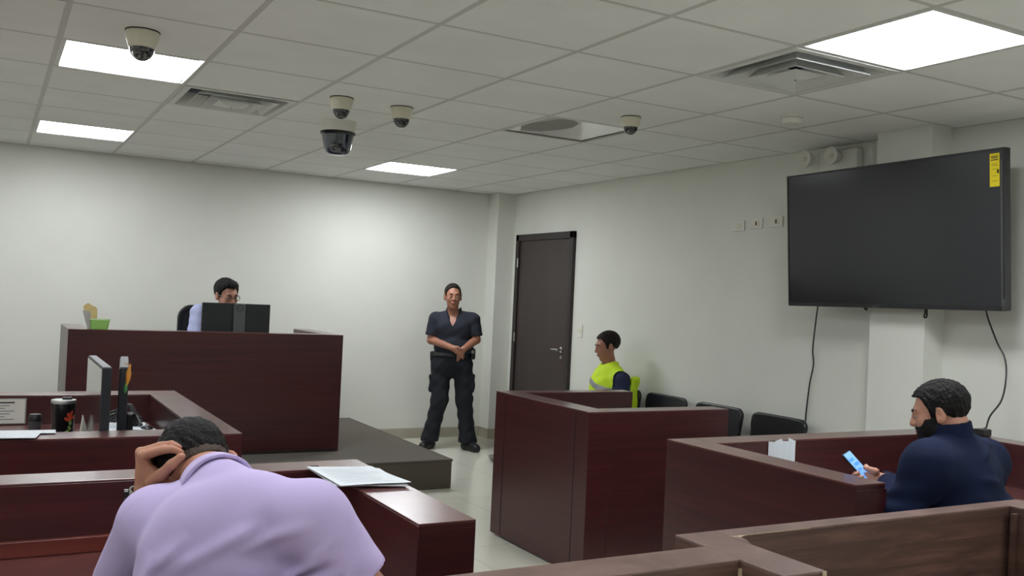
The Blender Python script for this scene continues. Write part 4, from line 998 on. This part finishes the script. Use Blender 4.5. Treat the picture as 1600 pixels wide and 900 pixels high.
# ------------------------------------------------------------------ person in the hi-vis vest on a chair behind the witness booth
def vest_person():
    Y = 6.28
    A = lambda x, y, dy=0: ony(x, y, Y+dy)
    fw = nrm(V(-.96, .27, 0)); R0 = frame(fw, (0, 0, 1)); u = V(0, 0, 1); r = R0[:, 0]
    hc = A(959, 545); HR = turn(R0, yaw=0, pitch=14)
    nb = A(962, 577, .0)
    sh = {1: A(936, 596, .16), -1: A(976, 594, -.14)}
    sh[-1] = V(4.41, 6.085, A(976, 592)[2]); sh[1] = V(4.50, 6.43, A(936, 588)[2]); nb = V(4.43, 6.27, A(962, 571)[2]); 
    hip = V(4.36, 6.26, .52); chest = V(4.40, 6.265, .73)
    hc = A(960, 541); hc = V(4.40, 6.27, hc[2])
    elb = {-1: V(4.40, 6.03, .58), 1: V(4.44, 6.48, .55)}; wr = {-1: V(4.12, 6.10, .60), 1: V(4.18, 6.42, .55)}
    t = thing('person', 'seated person in a yellow hi-vis vest over navy behind the witness booth', 'person', (hip[0], hip[1], 0))
    torso = [el(chest, (.16, .11, .19), R0), (el(hip+u*.02, (.17, .13, .14), R0), .05), (rc(sh[1], sh[-1], .052, .052), .04), (rc(nb, sh[1], .046, .046), .03), (rc(nb, sh[-1], .046, .046), .03)]
    arms = []; H = []
    for s in (1, -1):
        arms += [(rc(sh[s], elb[s], .052, .042), .02), (rc(elb[s], wr[s], .042, .028), .015)]
        d = nrm(wr[s]-elb[s]); sd = nrm(np.cross(d, u))*(-s)
        kn = [wr[s]+d*.08+sd*o for o in (.028, .01, -.01, -.026)]
        H += hand_fs(wr[s], kn, [[k+d*.035-u*.012, k+d*.05-u*.032] for k in kn], [wr[s]+d*.03+sd*.02, wr[s]+d*.055+sd*.042, wr[s]+d*.075+sd*.05])
    legs = []
    for s in (1, -1):
        h0 = hip+R0@V(s*.09, 0, .0); k0 = hip+R0@V(s*.12, .40, -.03); a0_ = hip+R0@V(s*.12, .40, 0); a0_[2] = .09
        legs += [(rc(h0, k0, .075, .058), .03), (rc(k0, a0_, .052, .04), .02)]
    body = union([grow(union(torso, .04), -.012), (rc(nb, hc-u*.05, .055, .052), .02), (warp(HEAD, hc, HR, .97), .015)]+arms+H+legs, .02)
    P_ = [hc, sh[1], sh[-1], elb[1], elb[-1], hip, wr[1], wr[-1]]
    lo, hi = bounds(P_, .15); lo[2] = .36
    b = organic('body', body, lo, hi, .0065, M['skin_d'], t, 1)
    face_bits(b, hc, HR, .97)
    organic('hair', warp(hair_local(.010, .080, .62, .006, .0018, -.06), hc, HR, .97), hc-.17, hc+.17, .0055, M['hair_b'], b, 1)
    sl = []
    for s in (1, -1):
        d = nrm(elb[s]-sh[s]); sl.append((cut(rc(sh[s], elb[s], .074, .068), plane(sh[s]+d*.21, d)), .02))
    tp = union([grow(union(torso, .04), .006)]+sl, .02)
    organic('shirt', ssub(tp, rc(nb, nb+u*.2, .055, .07), .01), *bounds([sh[1], sh[-1], elb[1], elb[-1], hip], .14), .0065, M['navyshirt'], t, 1)
    # vest: open-sided shell over the torso, loose at the sides
    vt = grow(union(torso, .05), .021)
    side = lambda P: (P-chest)@r
    vf = lambda P: vt(P)-.004*np.sin((P@r)*40+(P@u)*30)*np.sin((P@u)*33)
    hole = {s: rc(sh[s]+r*s*.075+u*.03, elb[s]+r*s*.01, .082, .066) for s in (1, -1)}
    vest = ssub(ssub(vf, hole[1], .006), hole[-1], .006)
    vest = cut(ssub(vest, rc(nb, nb+u*.2+fw*.05, .065, .085), .01), plane(hip-u*.04, -u))
    organic('vest', vest, *bounds([sh[1], sh[-1], hip, nb], .17), .006, M['hivis'], t, 1)
    flap = rbox(V(4.545, 6.085, .66), (.05, .018, .19), .012, frame((.3, -1, 0), (0, 0, 1)))
    organic('vest_flap', lambda P: flap(P)-.008*np.sin(P[:, 2]*30+P[:, 0]*25), V(4.44, 5.98, .43), V(4.65, 6.17, .90), .006, M['hivis'], t, 2)
    for zz in (.06, -.12):
        pc_ = chest+u*zz+V(0, 0, 0); nn = nrm(u*1+r*-.28)
        bandf = cut(grow(vest, .0035), plane(pc_+nn*.024, nn), plane(pc_-nn*.024, -nn))
        organic('reflective_band', bandf, *bounds([sh[1], sh[-1], hip, nb], .18), .006, M['reflect'], t, 1)
    for s in (1, -1):
        rim = lambda P, s=s: np.maximum(np.abs(hole[s](P))-.006, np.abs(vf(P))-.006)
        organic('binding', rim, *bounds([sh[s], elb[s]], .13), .006, M['blacktrim'], t, 1)
    organic('trousers', union([cut(el(hip, (.185, .145, .14), R0), plane(hip+u*.05, u))]+[(grow(f_, .013), k) for f_, k in legs], .03), *bounds([hip, hip+R0@V(.2, .5, 0), hip+R0@V(-.2, .5, 0), V(hip[0], hip[1], .1)], .16), .012, M['trousers'], t, 1)
    for s in (1, -1):
        p = hip+R0@V(s*.12, .40, 0); p[2] = 0
        organic('shoe', cut(union([rc(p+u*.06, p+fw*.14+u*.04, .05, .036), (rc(p-fw*.04+u*.04, p+u*.09, .04, .043), .02)], .02), plane(p, -u)), *bounds([p, p+fw*.18+u*.1], .08), .009, M['boots'], t, 1)
vest_person()
_c = visitor_chair((NM_HIP[0]+.03, NM_HIP[1]-.05, 0), math.atan2(.5, .86), 'black chair under the navy man inside the right booth'); del _c['group']
# backless stool under the man in the lavender shirt
t = thing('stool', 'low black backless stool under the man in the lavender shirt', 'stool', (LM_HIP[0], LM_HIP[1]+.03, 0), None, -math.radians(11), local=True)
part('seat', MB().lathe((0, 0, .345), [(0, 0), (.15, 0), (.165, .012), (.165, .03), (.15, .042), (0, .044)], 32), M['vinyl'], t, True)
for sx, sy in ((-1, -1), (1, -1), (1, 1), (-1, 1)): part('leg', MB().tube([(sx*.09, sy*.09, .345), (sx*.12, sy*.12, 0)], .012, 10), M['black'], t, True)

# ================================================================== SMALL THINGS
def monitor(name, loc, rotz, label, w=.56, h=.33, th=.03, cz=.38, tilt=0):
    """local frame: screen faces +y, stands on z=0"""
    t = thing(name, label, 'monitor', loc, 'desk monitors', rotz, local=True)
    R = turn(np.eye(3), 0, -tilt)
    part('panel', MB().obox((0, 0, cz), (w/2, th/2, h/2), R, .004), M['monback'], t)
    part('screen', MB().obox(np.array([0, 0, cz])+R@V(0, th/2+.0006, .004), (w/2-.006, .0006, h/2-.012), R), M['monpanel'], t)
    part('top_edge', MB().obox(np.array([0, 0, cz])+R@V(0, 0, h/2+.0008), (w/2-.001, th/2-.003, .0008), R), M['mongrey'], t)
    return t
m1 = monitor('computer_monitor', (.405, 4.14, .731), math.radians(90), 'large tilted monitor facing left on the clerk desk, nearer the black tumbler', .59, .32, .034, .215, 0)
nk_ = MB().box((-.035, -.045, .017), (.035, -.018, .16), .005); part('stand', nk_, M['black'], m1); part('base', MB().box((-.12, -.055, 0), (.12, .05, .018), .006), M['black'], m1)
m2 = monitor('computer_monitor', (.513, 4.25, .731), math.radians(90-6.7), 'second black monitor on the clerk desk seen edge-on, with an orange ornament', .56, .32, .034, .205, 0)
part('stand', MB().box((-.035, -.045, .017), (.035, -.018, .15), .005), M['black'], m2); part('base', MB().box((-.12, -.07, 0), (.12, .03, .018), .006), M['black'], m2)
t = thing('hanging_ornament', 'orange and green ornament hanging on the edge-on monitor of the clerk desk', 'ornament', ony(199, 590, 3.975))
def O(x, y): return ony(x, y, 3.972)
part('cord', MB().tube([O(193, 569), O(198, 568), O(203, 571)], .002, 6), M['orange'], t, True)
part('orange_body', MB().tube([O(204, 569), O(202, 576), O(201, 583), O(200, 591), O(199, 598), O(197, 604)], [.003, .006, .0105, .010, .006, .004], 10), M['orange'], t, True)
part('green_tail', MB().tube([O(197, 597), O(196.5, 603), O(196, 609), O(195, 614)], [.003, .006, .0075, .003], 10), M['greencloth'], t, True)
# tumbler
c = ony(98.5, 650, 4.12); cx, cy = c[0], c[1]
t = thing('tumbler', 'black tumbler with steel lid and orange flower print on the clerk desk', 'tumbler', (cx, cy, .731), local=True)
zt = ony(98.5, 629, 4.12)[2]-.731
part('body', MB().lathe((0, 0, 0), [(0, 0), (.034, 0), (.037, .01), (.0445, zt), (.040, zt), (0, zt-.004)], 36), M['tumbler'], t, True)
part('lid', MB().lathe((0, 0, zt), [(0, -.002), (.046, -.002), (.0465, .006), (.045, .012), (.03, .013), (0, .013)], 36), M['steel'], t, True)
part('lid_slider', MB().obox((.012, 0, zt+.017), (.018, .008, .005), np.eye(3), .003), M['black'], t)
pv = nrm(V(.55, -.84, 0)); ph_ = math.atan2(pv[1], pv[0])
def TP(a, z): r_ = .037+(.0445-.037)*z/zt+.0006; return V(r_*math.cos(ph_+a), r_*math.sin(ph_+a), z)
def blob(name, a0, z0, da, dz, ang, m):
    P = []
    for k in range(14):
        q = 2*math.pi*k/14; x, z = da*math.cos(q)*(1 if math.cos(q) < .3 else .8), dz*math.sin(q)
        P.append(TP(a0+x*math.cos(ang)-z*math.sin(ang)/.04, z0+x*.04*math.sin(ang)+z*math.cos(ang)))
    part(name, MB().prism(P, pv*.0008), m, t)
for a_, z_, an in ((-.15, .165, .3), (.12, .172, -.3), (-.02, .155, 0), (.25, .155, -.9), (-.3, .15, .9)): blob('printed_flower', a_, z_, .16, .012, an, M['red'])
for a_, z_, an in ((0, .115, .6), (-.25, .10, -.7), (.2, .09, .8), (-.1, .07, -.5), (.1, .055, .4), (.05, .135, 0)): blob('printed_leaf', a_, z_, .17, .010, an, M['leaf'])
part('printed_stripe', MB().prism([TP(.52, .05), TP(.58, .05), TP(.58, .165), TP(.52, .165)], pv*.0008), M['paper'], t)
c = ony(54.5, 660, 4.5)
t = thing('desk_cup', 'small dark grey cup on the clerk desk left of the tumbler', 'cup', (c[0], c[1], .731), local=True)
zc = ony(54.5, 647, 4.5)[2]-.731
M['greyglass'] = mat('dark_grey_plastic', (72, 72, 74), .3)
part('body', MB().lathe((0, 0, 0), [(0, 0), (.022, 0), (.026, zc-.03), (.0, zc-.03)], 28), M['greyglass'], t, True)
part('lid', MB().lathe((0, 0, zc-.03), [(0, 0), (.027, 0), (.027, .018), (.022, .03), (0, .03)], 28), M['black'], t, True)
# notice on the inner face of the back panel
x1 = ony(41, 640, 5.028)[0]; z0, z1 = ony(20, 661, 5.028)[2], ony(20, 624, 5.028)[2]
t = thing('notice', 'framed printed notice on the inner back panel of the clerk desk, at the left edge', 'notice', (x1-.15, 5.026, (z0+z1)/2))
M['plasticgrey'] = mat('grey_frame_plastic', (150, 148, 140), .4)
part('holder', MB().box((x1-.33, 5.023, z0-.004), (x1, 5.029, z1+.004), .001), M['plasticgrey'], t)
part('sheet', MB().box((x1-.326, 5.0222, z0), (x1-.006, 5.0231, z1)), M['paper2'], t)
for k in range(7): part('printed_line', MB().box((x1-.30, 5.0216, z1-.018-.013*k), (x1-.05-.02*(k % 3), 5.0222, z1-.0145-.013*k+(.001 if k else .003))), M['greyink'] if k else M['ink'], t)
M['faintink'] = mat('faint_ink', (168, 176, 184), .8)
def sheet(name, label, corners, th, m, lines=0, cat='paper', sag=None, grp=None, amp=.002):
    """corners: four points in order; a thin slightly wavy sheet"""
    a, b, c_, d = [np.array(p, float) for p in corners]; n = 14
    t = thing(name, label, cat, (a+b+c_+d)/4, grp)
    def S(u, v):
        p = a*(1-u)*(1-v)+b*u*(1-v)+c_*u*v+d*(1-u)*v
        p = p + V(0, 0, amp*(math.sin(3*u+2*v)+1)); 
        if sag: p = p+V(0, 0, sag(u, v))
        return p
    mb = MB(); T_ = [[mb.bm.verts.new(S(i/n, j/n)+V(0, 0, th)) for j in range(n+1)] for i in range(n+1)]; B_ = [[mb.bm.verts.new(S(i/n, j/n)) for j in range(n+1)] for i in range(n+1)]
    for i in range(n):
        for j in range(n):
            mb.bm.faces.new((T_[i][j], T_[i+1][j], T_[i+1][j+1], T_[i][j+1])); mb.bm.faces.new((B_[i][j], B_[i][j+1], B_[i+1][j+1], B_[i+1][j]))
        for L in ((T_[i][0], B_[i][0], B_[i+1][0], T_[i+1][0]), (T_[i][n], T_[i+1][n], B_[i+1][n], B_[i][n]), (T_[0][i], T_[0][i+1], B_[0][i+1], B_[0][i]), (T_[n][i], B_[n][i], B_[n][i+1], T_[n][i+1])): mb.bm.faces.new(L)
    part('sheets', mb, m, t, True)
    rnd = random.Random(3)
    for k in range(lines):
        v0 = .12+.78*k/max(1, lines); u1 = .9-.4*rnd.random()
        lm = MB(); q = 10
        for i in range(q):
            u0_, u1_ = .1+(u1-.1)*i/q, .1+(u1-.1)*(i+1)/q
            o = V(0, 0, th+.0006)
            lm.quad(S(u0_, v0)+o, S(u1_, v0)+o, S(u1_, v0+.012)+o, S(u0_, v0+.012)+o)
        part('printed_line', lm, M['faintink'], t)
    return t
Zp = .8715
# papers on the clerk's front rail
sheet('document', 'white sheet with print lying on the front rail of the clerk desk', [(-.22, 3.67, Zp+.003), (.165, 3.65, Zp+.003), (.19, 3.80, Zp+.003), (-.20, 3.83, Zp+.003)], .0015, M['paper'], 2, grp='papers on the clerk desk rail')
sheet('document', 'lower white sheet on the clerk desk rail reaching towards the tumbler', [(-.2, 3.79, Zp), (.235, 3.77, Zp), (.24, 3.865, Zp), (-.2, 3.88, Zp)], .0015, M['paper'], 0, grp='papers on the clerk desk rail')
# papers on the right wing of the counsel desk
def droop(u, v): return -.0*max(0, .20-u)**2
sheet('document', 'thick white papers on the desk corner right of the man in the lavender shirt', [(.895, 2.60, Zp), (1.10, 2.545, Zp), (1.118, 2.83, Zp), (.90, 2.895, Zp)], .004, M['paper'], 6, sag=droop, grp='papers by the lavender man')
sheet('document', 'loose white top sheet with a curled corner, right of the man in the lavender shirt', [(.90, 2.565, Zp+.009), (1.112, 2.552, Zp+.009), (1.095, 2.84, Zp+.009), (.89, 2.86, Zp+.009)], .0008, M['paper'], 9, sag=lambda u, v: droop(u, v)+.03*max(0, u-.85)*max(0, .4-v), grp='papers by the lavender man')
part('paper_clip', MB().tube([(.905, 2.875, Zp+.012), (.93, 2.872, Zp+.0125), (.93, 2.865, Zp+.0125), (.908, 2.867, Zp+.012)], .0012, 6), M['ink'], [o for o in COL.objects if o.get('label', '').startswith('thick white papers')][0])
# things at the far end of the clerk's desk
sheet('document', 'white papers under the black cables on the clerk desk', [(.50, 4.66, .731), (.715, 4.66, .731), (.70, 4.93, .731), (.46, 4.93, .731)], .012, M['paper'])
t = thing('folded_card', 'small white folded card standing beside the big clerk desk monitor', 'card', (.37, 4.32, .731))
pA, pB = ony(127, 673, 4.2), ony(140, 673, 4.2); zt_ = ony(131, 655, 4.2)[2]
part('card', MB().prism([(pA[0], 4.3, .731), (pB[0]+.02, 4.3, .731), (pA[0]+.014, 4.3, zt_)], (0, .05, 0)), M['paper2'], t)
cab = [[(.52, 4.86, .75), (.54, 4.84, .80), (.58, 4.83, .815), (.61, 4.80, .79), (.63, 4.78, .75)], [(.5, 4.80, .75), (.55, 4.78, .78), (.60, 4.80, .80), (.65, 4.82, .75)], [(.57, 4.9, .75), (.59, 4.86, .83), (.62, 4.84, .83), (.655, 4.80, .76)],
       [(.47, 4.7, .75), (.50, 4.72, .79), (.54, 4.75, .80), (.57, 4.8, .75)], [(.60, 4.75, .75), (.62, 4.77, .80), (.64, 4.79, .79), (.66, 4.74, .748)]]
t = thing('cable_bundle', 'tangle of black cables at the end of the clerk desk behind the monitors', 'cables', (.58, 4.82, .745))
for k, P in enumerate(cab): part('cable', MB().tube([(a_, b_, c_+.008) for a_, b_, c_ in P], .008 if k != 2 else .012, 8), M['black'], t, True)
part('adapter', MB().obox((.635, 4.80, .775), (.03, .02, .03), turn(np.eye(3), 25, 10, 30), .006), M['black'], t)
c = ony(236, 667, 4.72)
t = thing('mouse', 'black computer mouse at the right end of the clerk desk', 'mouse', (.68, 4.70, .731), local=True)
part('shell', MB().sphere((0, 0, .008), (.03, .045, .022), n=12), M['black'], t, True); part('wheel', MB().sphere((0, .02, .03), (.003, .007, .005), n=8), M['mongrey'], t, True)

# judge's bench: monitor seen from behind
xa, xb = ony(316, 476, 7.09)[0], ony(422, 477, 7.09)[0]; zt = ony(368, 474.5, 7.09)[2]
jm = monitor('computer_monitor', ((xa+xb)/2, 7.09, .961), math.radians(0), 'black monitor on the judge bench seen from behind, hiding the man in glasses', xb-xa, .30, .03, zt-.961-.15)
xs = ony(374, 490, 7.06)[0]-(xa+xb)/2
part('stand', MB().box((xs-.042, -.045, .01), (xs+.042, -.016, zt-.961-.002), .003), M['mongrey'], jm); part('base', MB().box((xs-.12, -.1, 0), (xs+.12, .1, .012), .004), M['mongrey'], jm)
lg_z = ony(374, 482, 7.06)[2]-.961
RB = np.array([[1, 0, 0], [0, 0, -1], [0, 1, 0]], float)      # text faces -y
ring = MB(); n = 28
for k in range(n):
    a, b = 2*math.pi*k/n, 2*math.pi*(k+1)/n
    P = [(xs+.026*math.cos(a), -.0452, lg_z+.026*math.sin(a)), (xs+.026*math.cos(b), -.0452, lg_z+.026*math.sin(b)), (xs+.0215*math.cos(b), -.0452, lg_z+.0215*math.sin(b)), (xs+.0215*math.cos(a), -.0452, lg_z+.0215*math.sin(a))]
    ring.prism(P, (0, -.001, 0))
bmesh.ops.remove_doubles(ring.bm, verts=ring.bm.verts[:], dist=1e-5)
part('logo_ring', ring, M['ink'], jm); part('logo_letters', text_mesh('DELL', .018, (xs, -.0455, lg_z), RB, .0005), M['ink'], jm)
# green tub and cards on the bench rail
c = ony(155, 512, 6.91)
t = thing('plastic_tub', 'small green plastic tub on the left end of the judge bench rail', 'tub', (c[0], 6.91, 1.1005), local=True)
tub = MB(); hw0, hw1, hd, hh = .052, .062, .034, .066
P0 = [(-hw0, -hd, 0), (hw0, -hd, 0), (hw0, hd, 0), (-hw0, hd, 0)]; P1 = [(-hw1, -hd-.008, hh), (hw1, -hd-.008, hh), (hw1, hd+.008, hh), (-hw1, hd+.008, hh)]
vb = [tub.bm.verts.new(p) for p in P0]; vt_ = [tub.bm.verts.new(p) for p in P1]; vi = [tub.bm.verts.new((p[0]*.94, p[1]*.92, hh)) for p in P1]; vj = [tub.bm.verts.new((p[0]*.94, p[1]*.9, .006)) for p in P0]
tub.bm.faces.new(vb[::-1]); tub.bm.faces.new(vj)
for k in range(4):
    k2 = (k+1) % 4; tub.bm.faces.new((vb[k], vb[k2], vt_[k2], vt_[k])); tub.bm.faces.new((vt_[k], vt_[k2], vi[k2], vi[k])); tub.bm.faces.new((vi[k], vi[k2], vj[k2], vj[k]))
bmesh.ops.bevel(tub.bm, geom=[e for e in tub.bm.edges if abs(e.verts[0].co.z-e.verts[1].co.z) > .05], offset=.008, segments=3, affect='EDGES')
part('tub', tub, M['green'], t, True)
lp = MB()
for s in (-1, 1): lp.box((-hw1-.003, s*(hd+.008)-.003, hh-.004), (hw1+.003, s*(hd+.008)+.003, hh+.003)); lp.box((s*hw1-.003, -hd-.011, hh-.004), (s*hw1+.003, hd+.011, hh+.003))
part('rim', lp, M['greenlip'], t)
part('divider_tab', MB().box((.02, -.03, .03), (.035, .03, hh-.003)), M['greenlip'], t)
def card(name, label, pts, Y, th, m, cat):
    P = [ony(x, y, Y) for x, y in pts]; zmin = min(p[2] for p in P)
    for p in P: p[2] += 1.1012-zmin
    return solo(name, MB().prism(P, (0, th, 0)), m, label, cat, 'cards standing behind the green tub')
card('manila_card', 'front manila card standing behind the green tub on the judge bench', [(139, 513), (152, 513), (152, 482), (150, 479), (144, 478), (139, 484)], 6.955, .004, M['manila'], 'card')
card('manila_card', 'taller back manila card leaning left behind the green tub', [(137, 513), (146, 513), (147, 479), (138, 473), (130, 478), (134, 496)], 6.964, .004, M['manila'], 'card')
bk = [ony(x, y, 6.90) for x, y in [(136.5, 513), (141, 513), (142, 486), (129, 484)]]; zmn = min(p[2] for p in bk)
for p in bk: p[2] += 1.1012-zmn
solo('booklet', MB().prism(bk, (0, .003, 0)), M['greypaper'], 'grey printed booklet leaning beside the green tub on the judge bench', 'booklet')

# folded white leaflet on the inner back panel of the right booth
x0, x1 = ony(1201, 700, 3.02)[0], ony(1243, 700, 3.02)[0]; z0, z1 = .775, .868
t = thing('folded_leaflet', 'white pleated leaflet standing against the inner back panel of the right booth', 'leaflet', ((x0+x1)/2, 3.01, z0))
part('ledge', MB().box((x0-.005, 3.0, z0-.012), (x1+.005, 3.0245, z0-.001)), M['mahogany'], t)
nf = 8; dx = (x1-x0)/nf
fo = MB()
top = [z1+(.012 if k in (3, 6) else 0) for k in range(nf+1)]
for k in range(nf):
    ya, yb = 3.022-(.016 if k % 2 else 0), 3.022-(0 if k % 2 else .016)
    fo.prism([(x0+k*dx, ya, z0), (x0+(k+1)*dx, yb, z0), (x0+(k+1)*dx, yb, top[k+1]), (x0+k*dx, ya, top[k])], (0, -.0012, 0))
bmesh.ops.remove_doubles(fo.bm, verts=fo.bm.verts[:], dist=1e-5)
part('pleats', fo, M['paper'], t)
# charger on the right rail
t = thing('power_adapter', 'black power adapter on the right rail of the booth where the cable ends', 'adapter', (4.30, 2.90, .871), local=True)
part('body', MB().box((-.038, -.028, 0), (.032, .028, .034), .005), M['black'], t); part('plug_tip', MB().box((.032, -.015, .006), (.05, .015, .026), .002), M['steel'], t)
sheet('document', 'sheet of paper on the desk behind the phone in the right booth', [(2.95, 2.70, .671), (3.18, 2.72, .671), (3.16, 2.98, .671), (2.93, 2.97, .671)], .001, M['paper'])
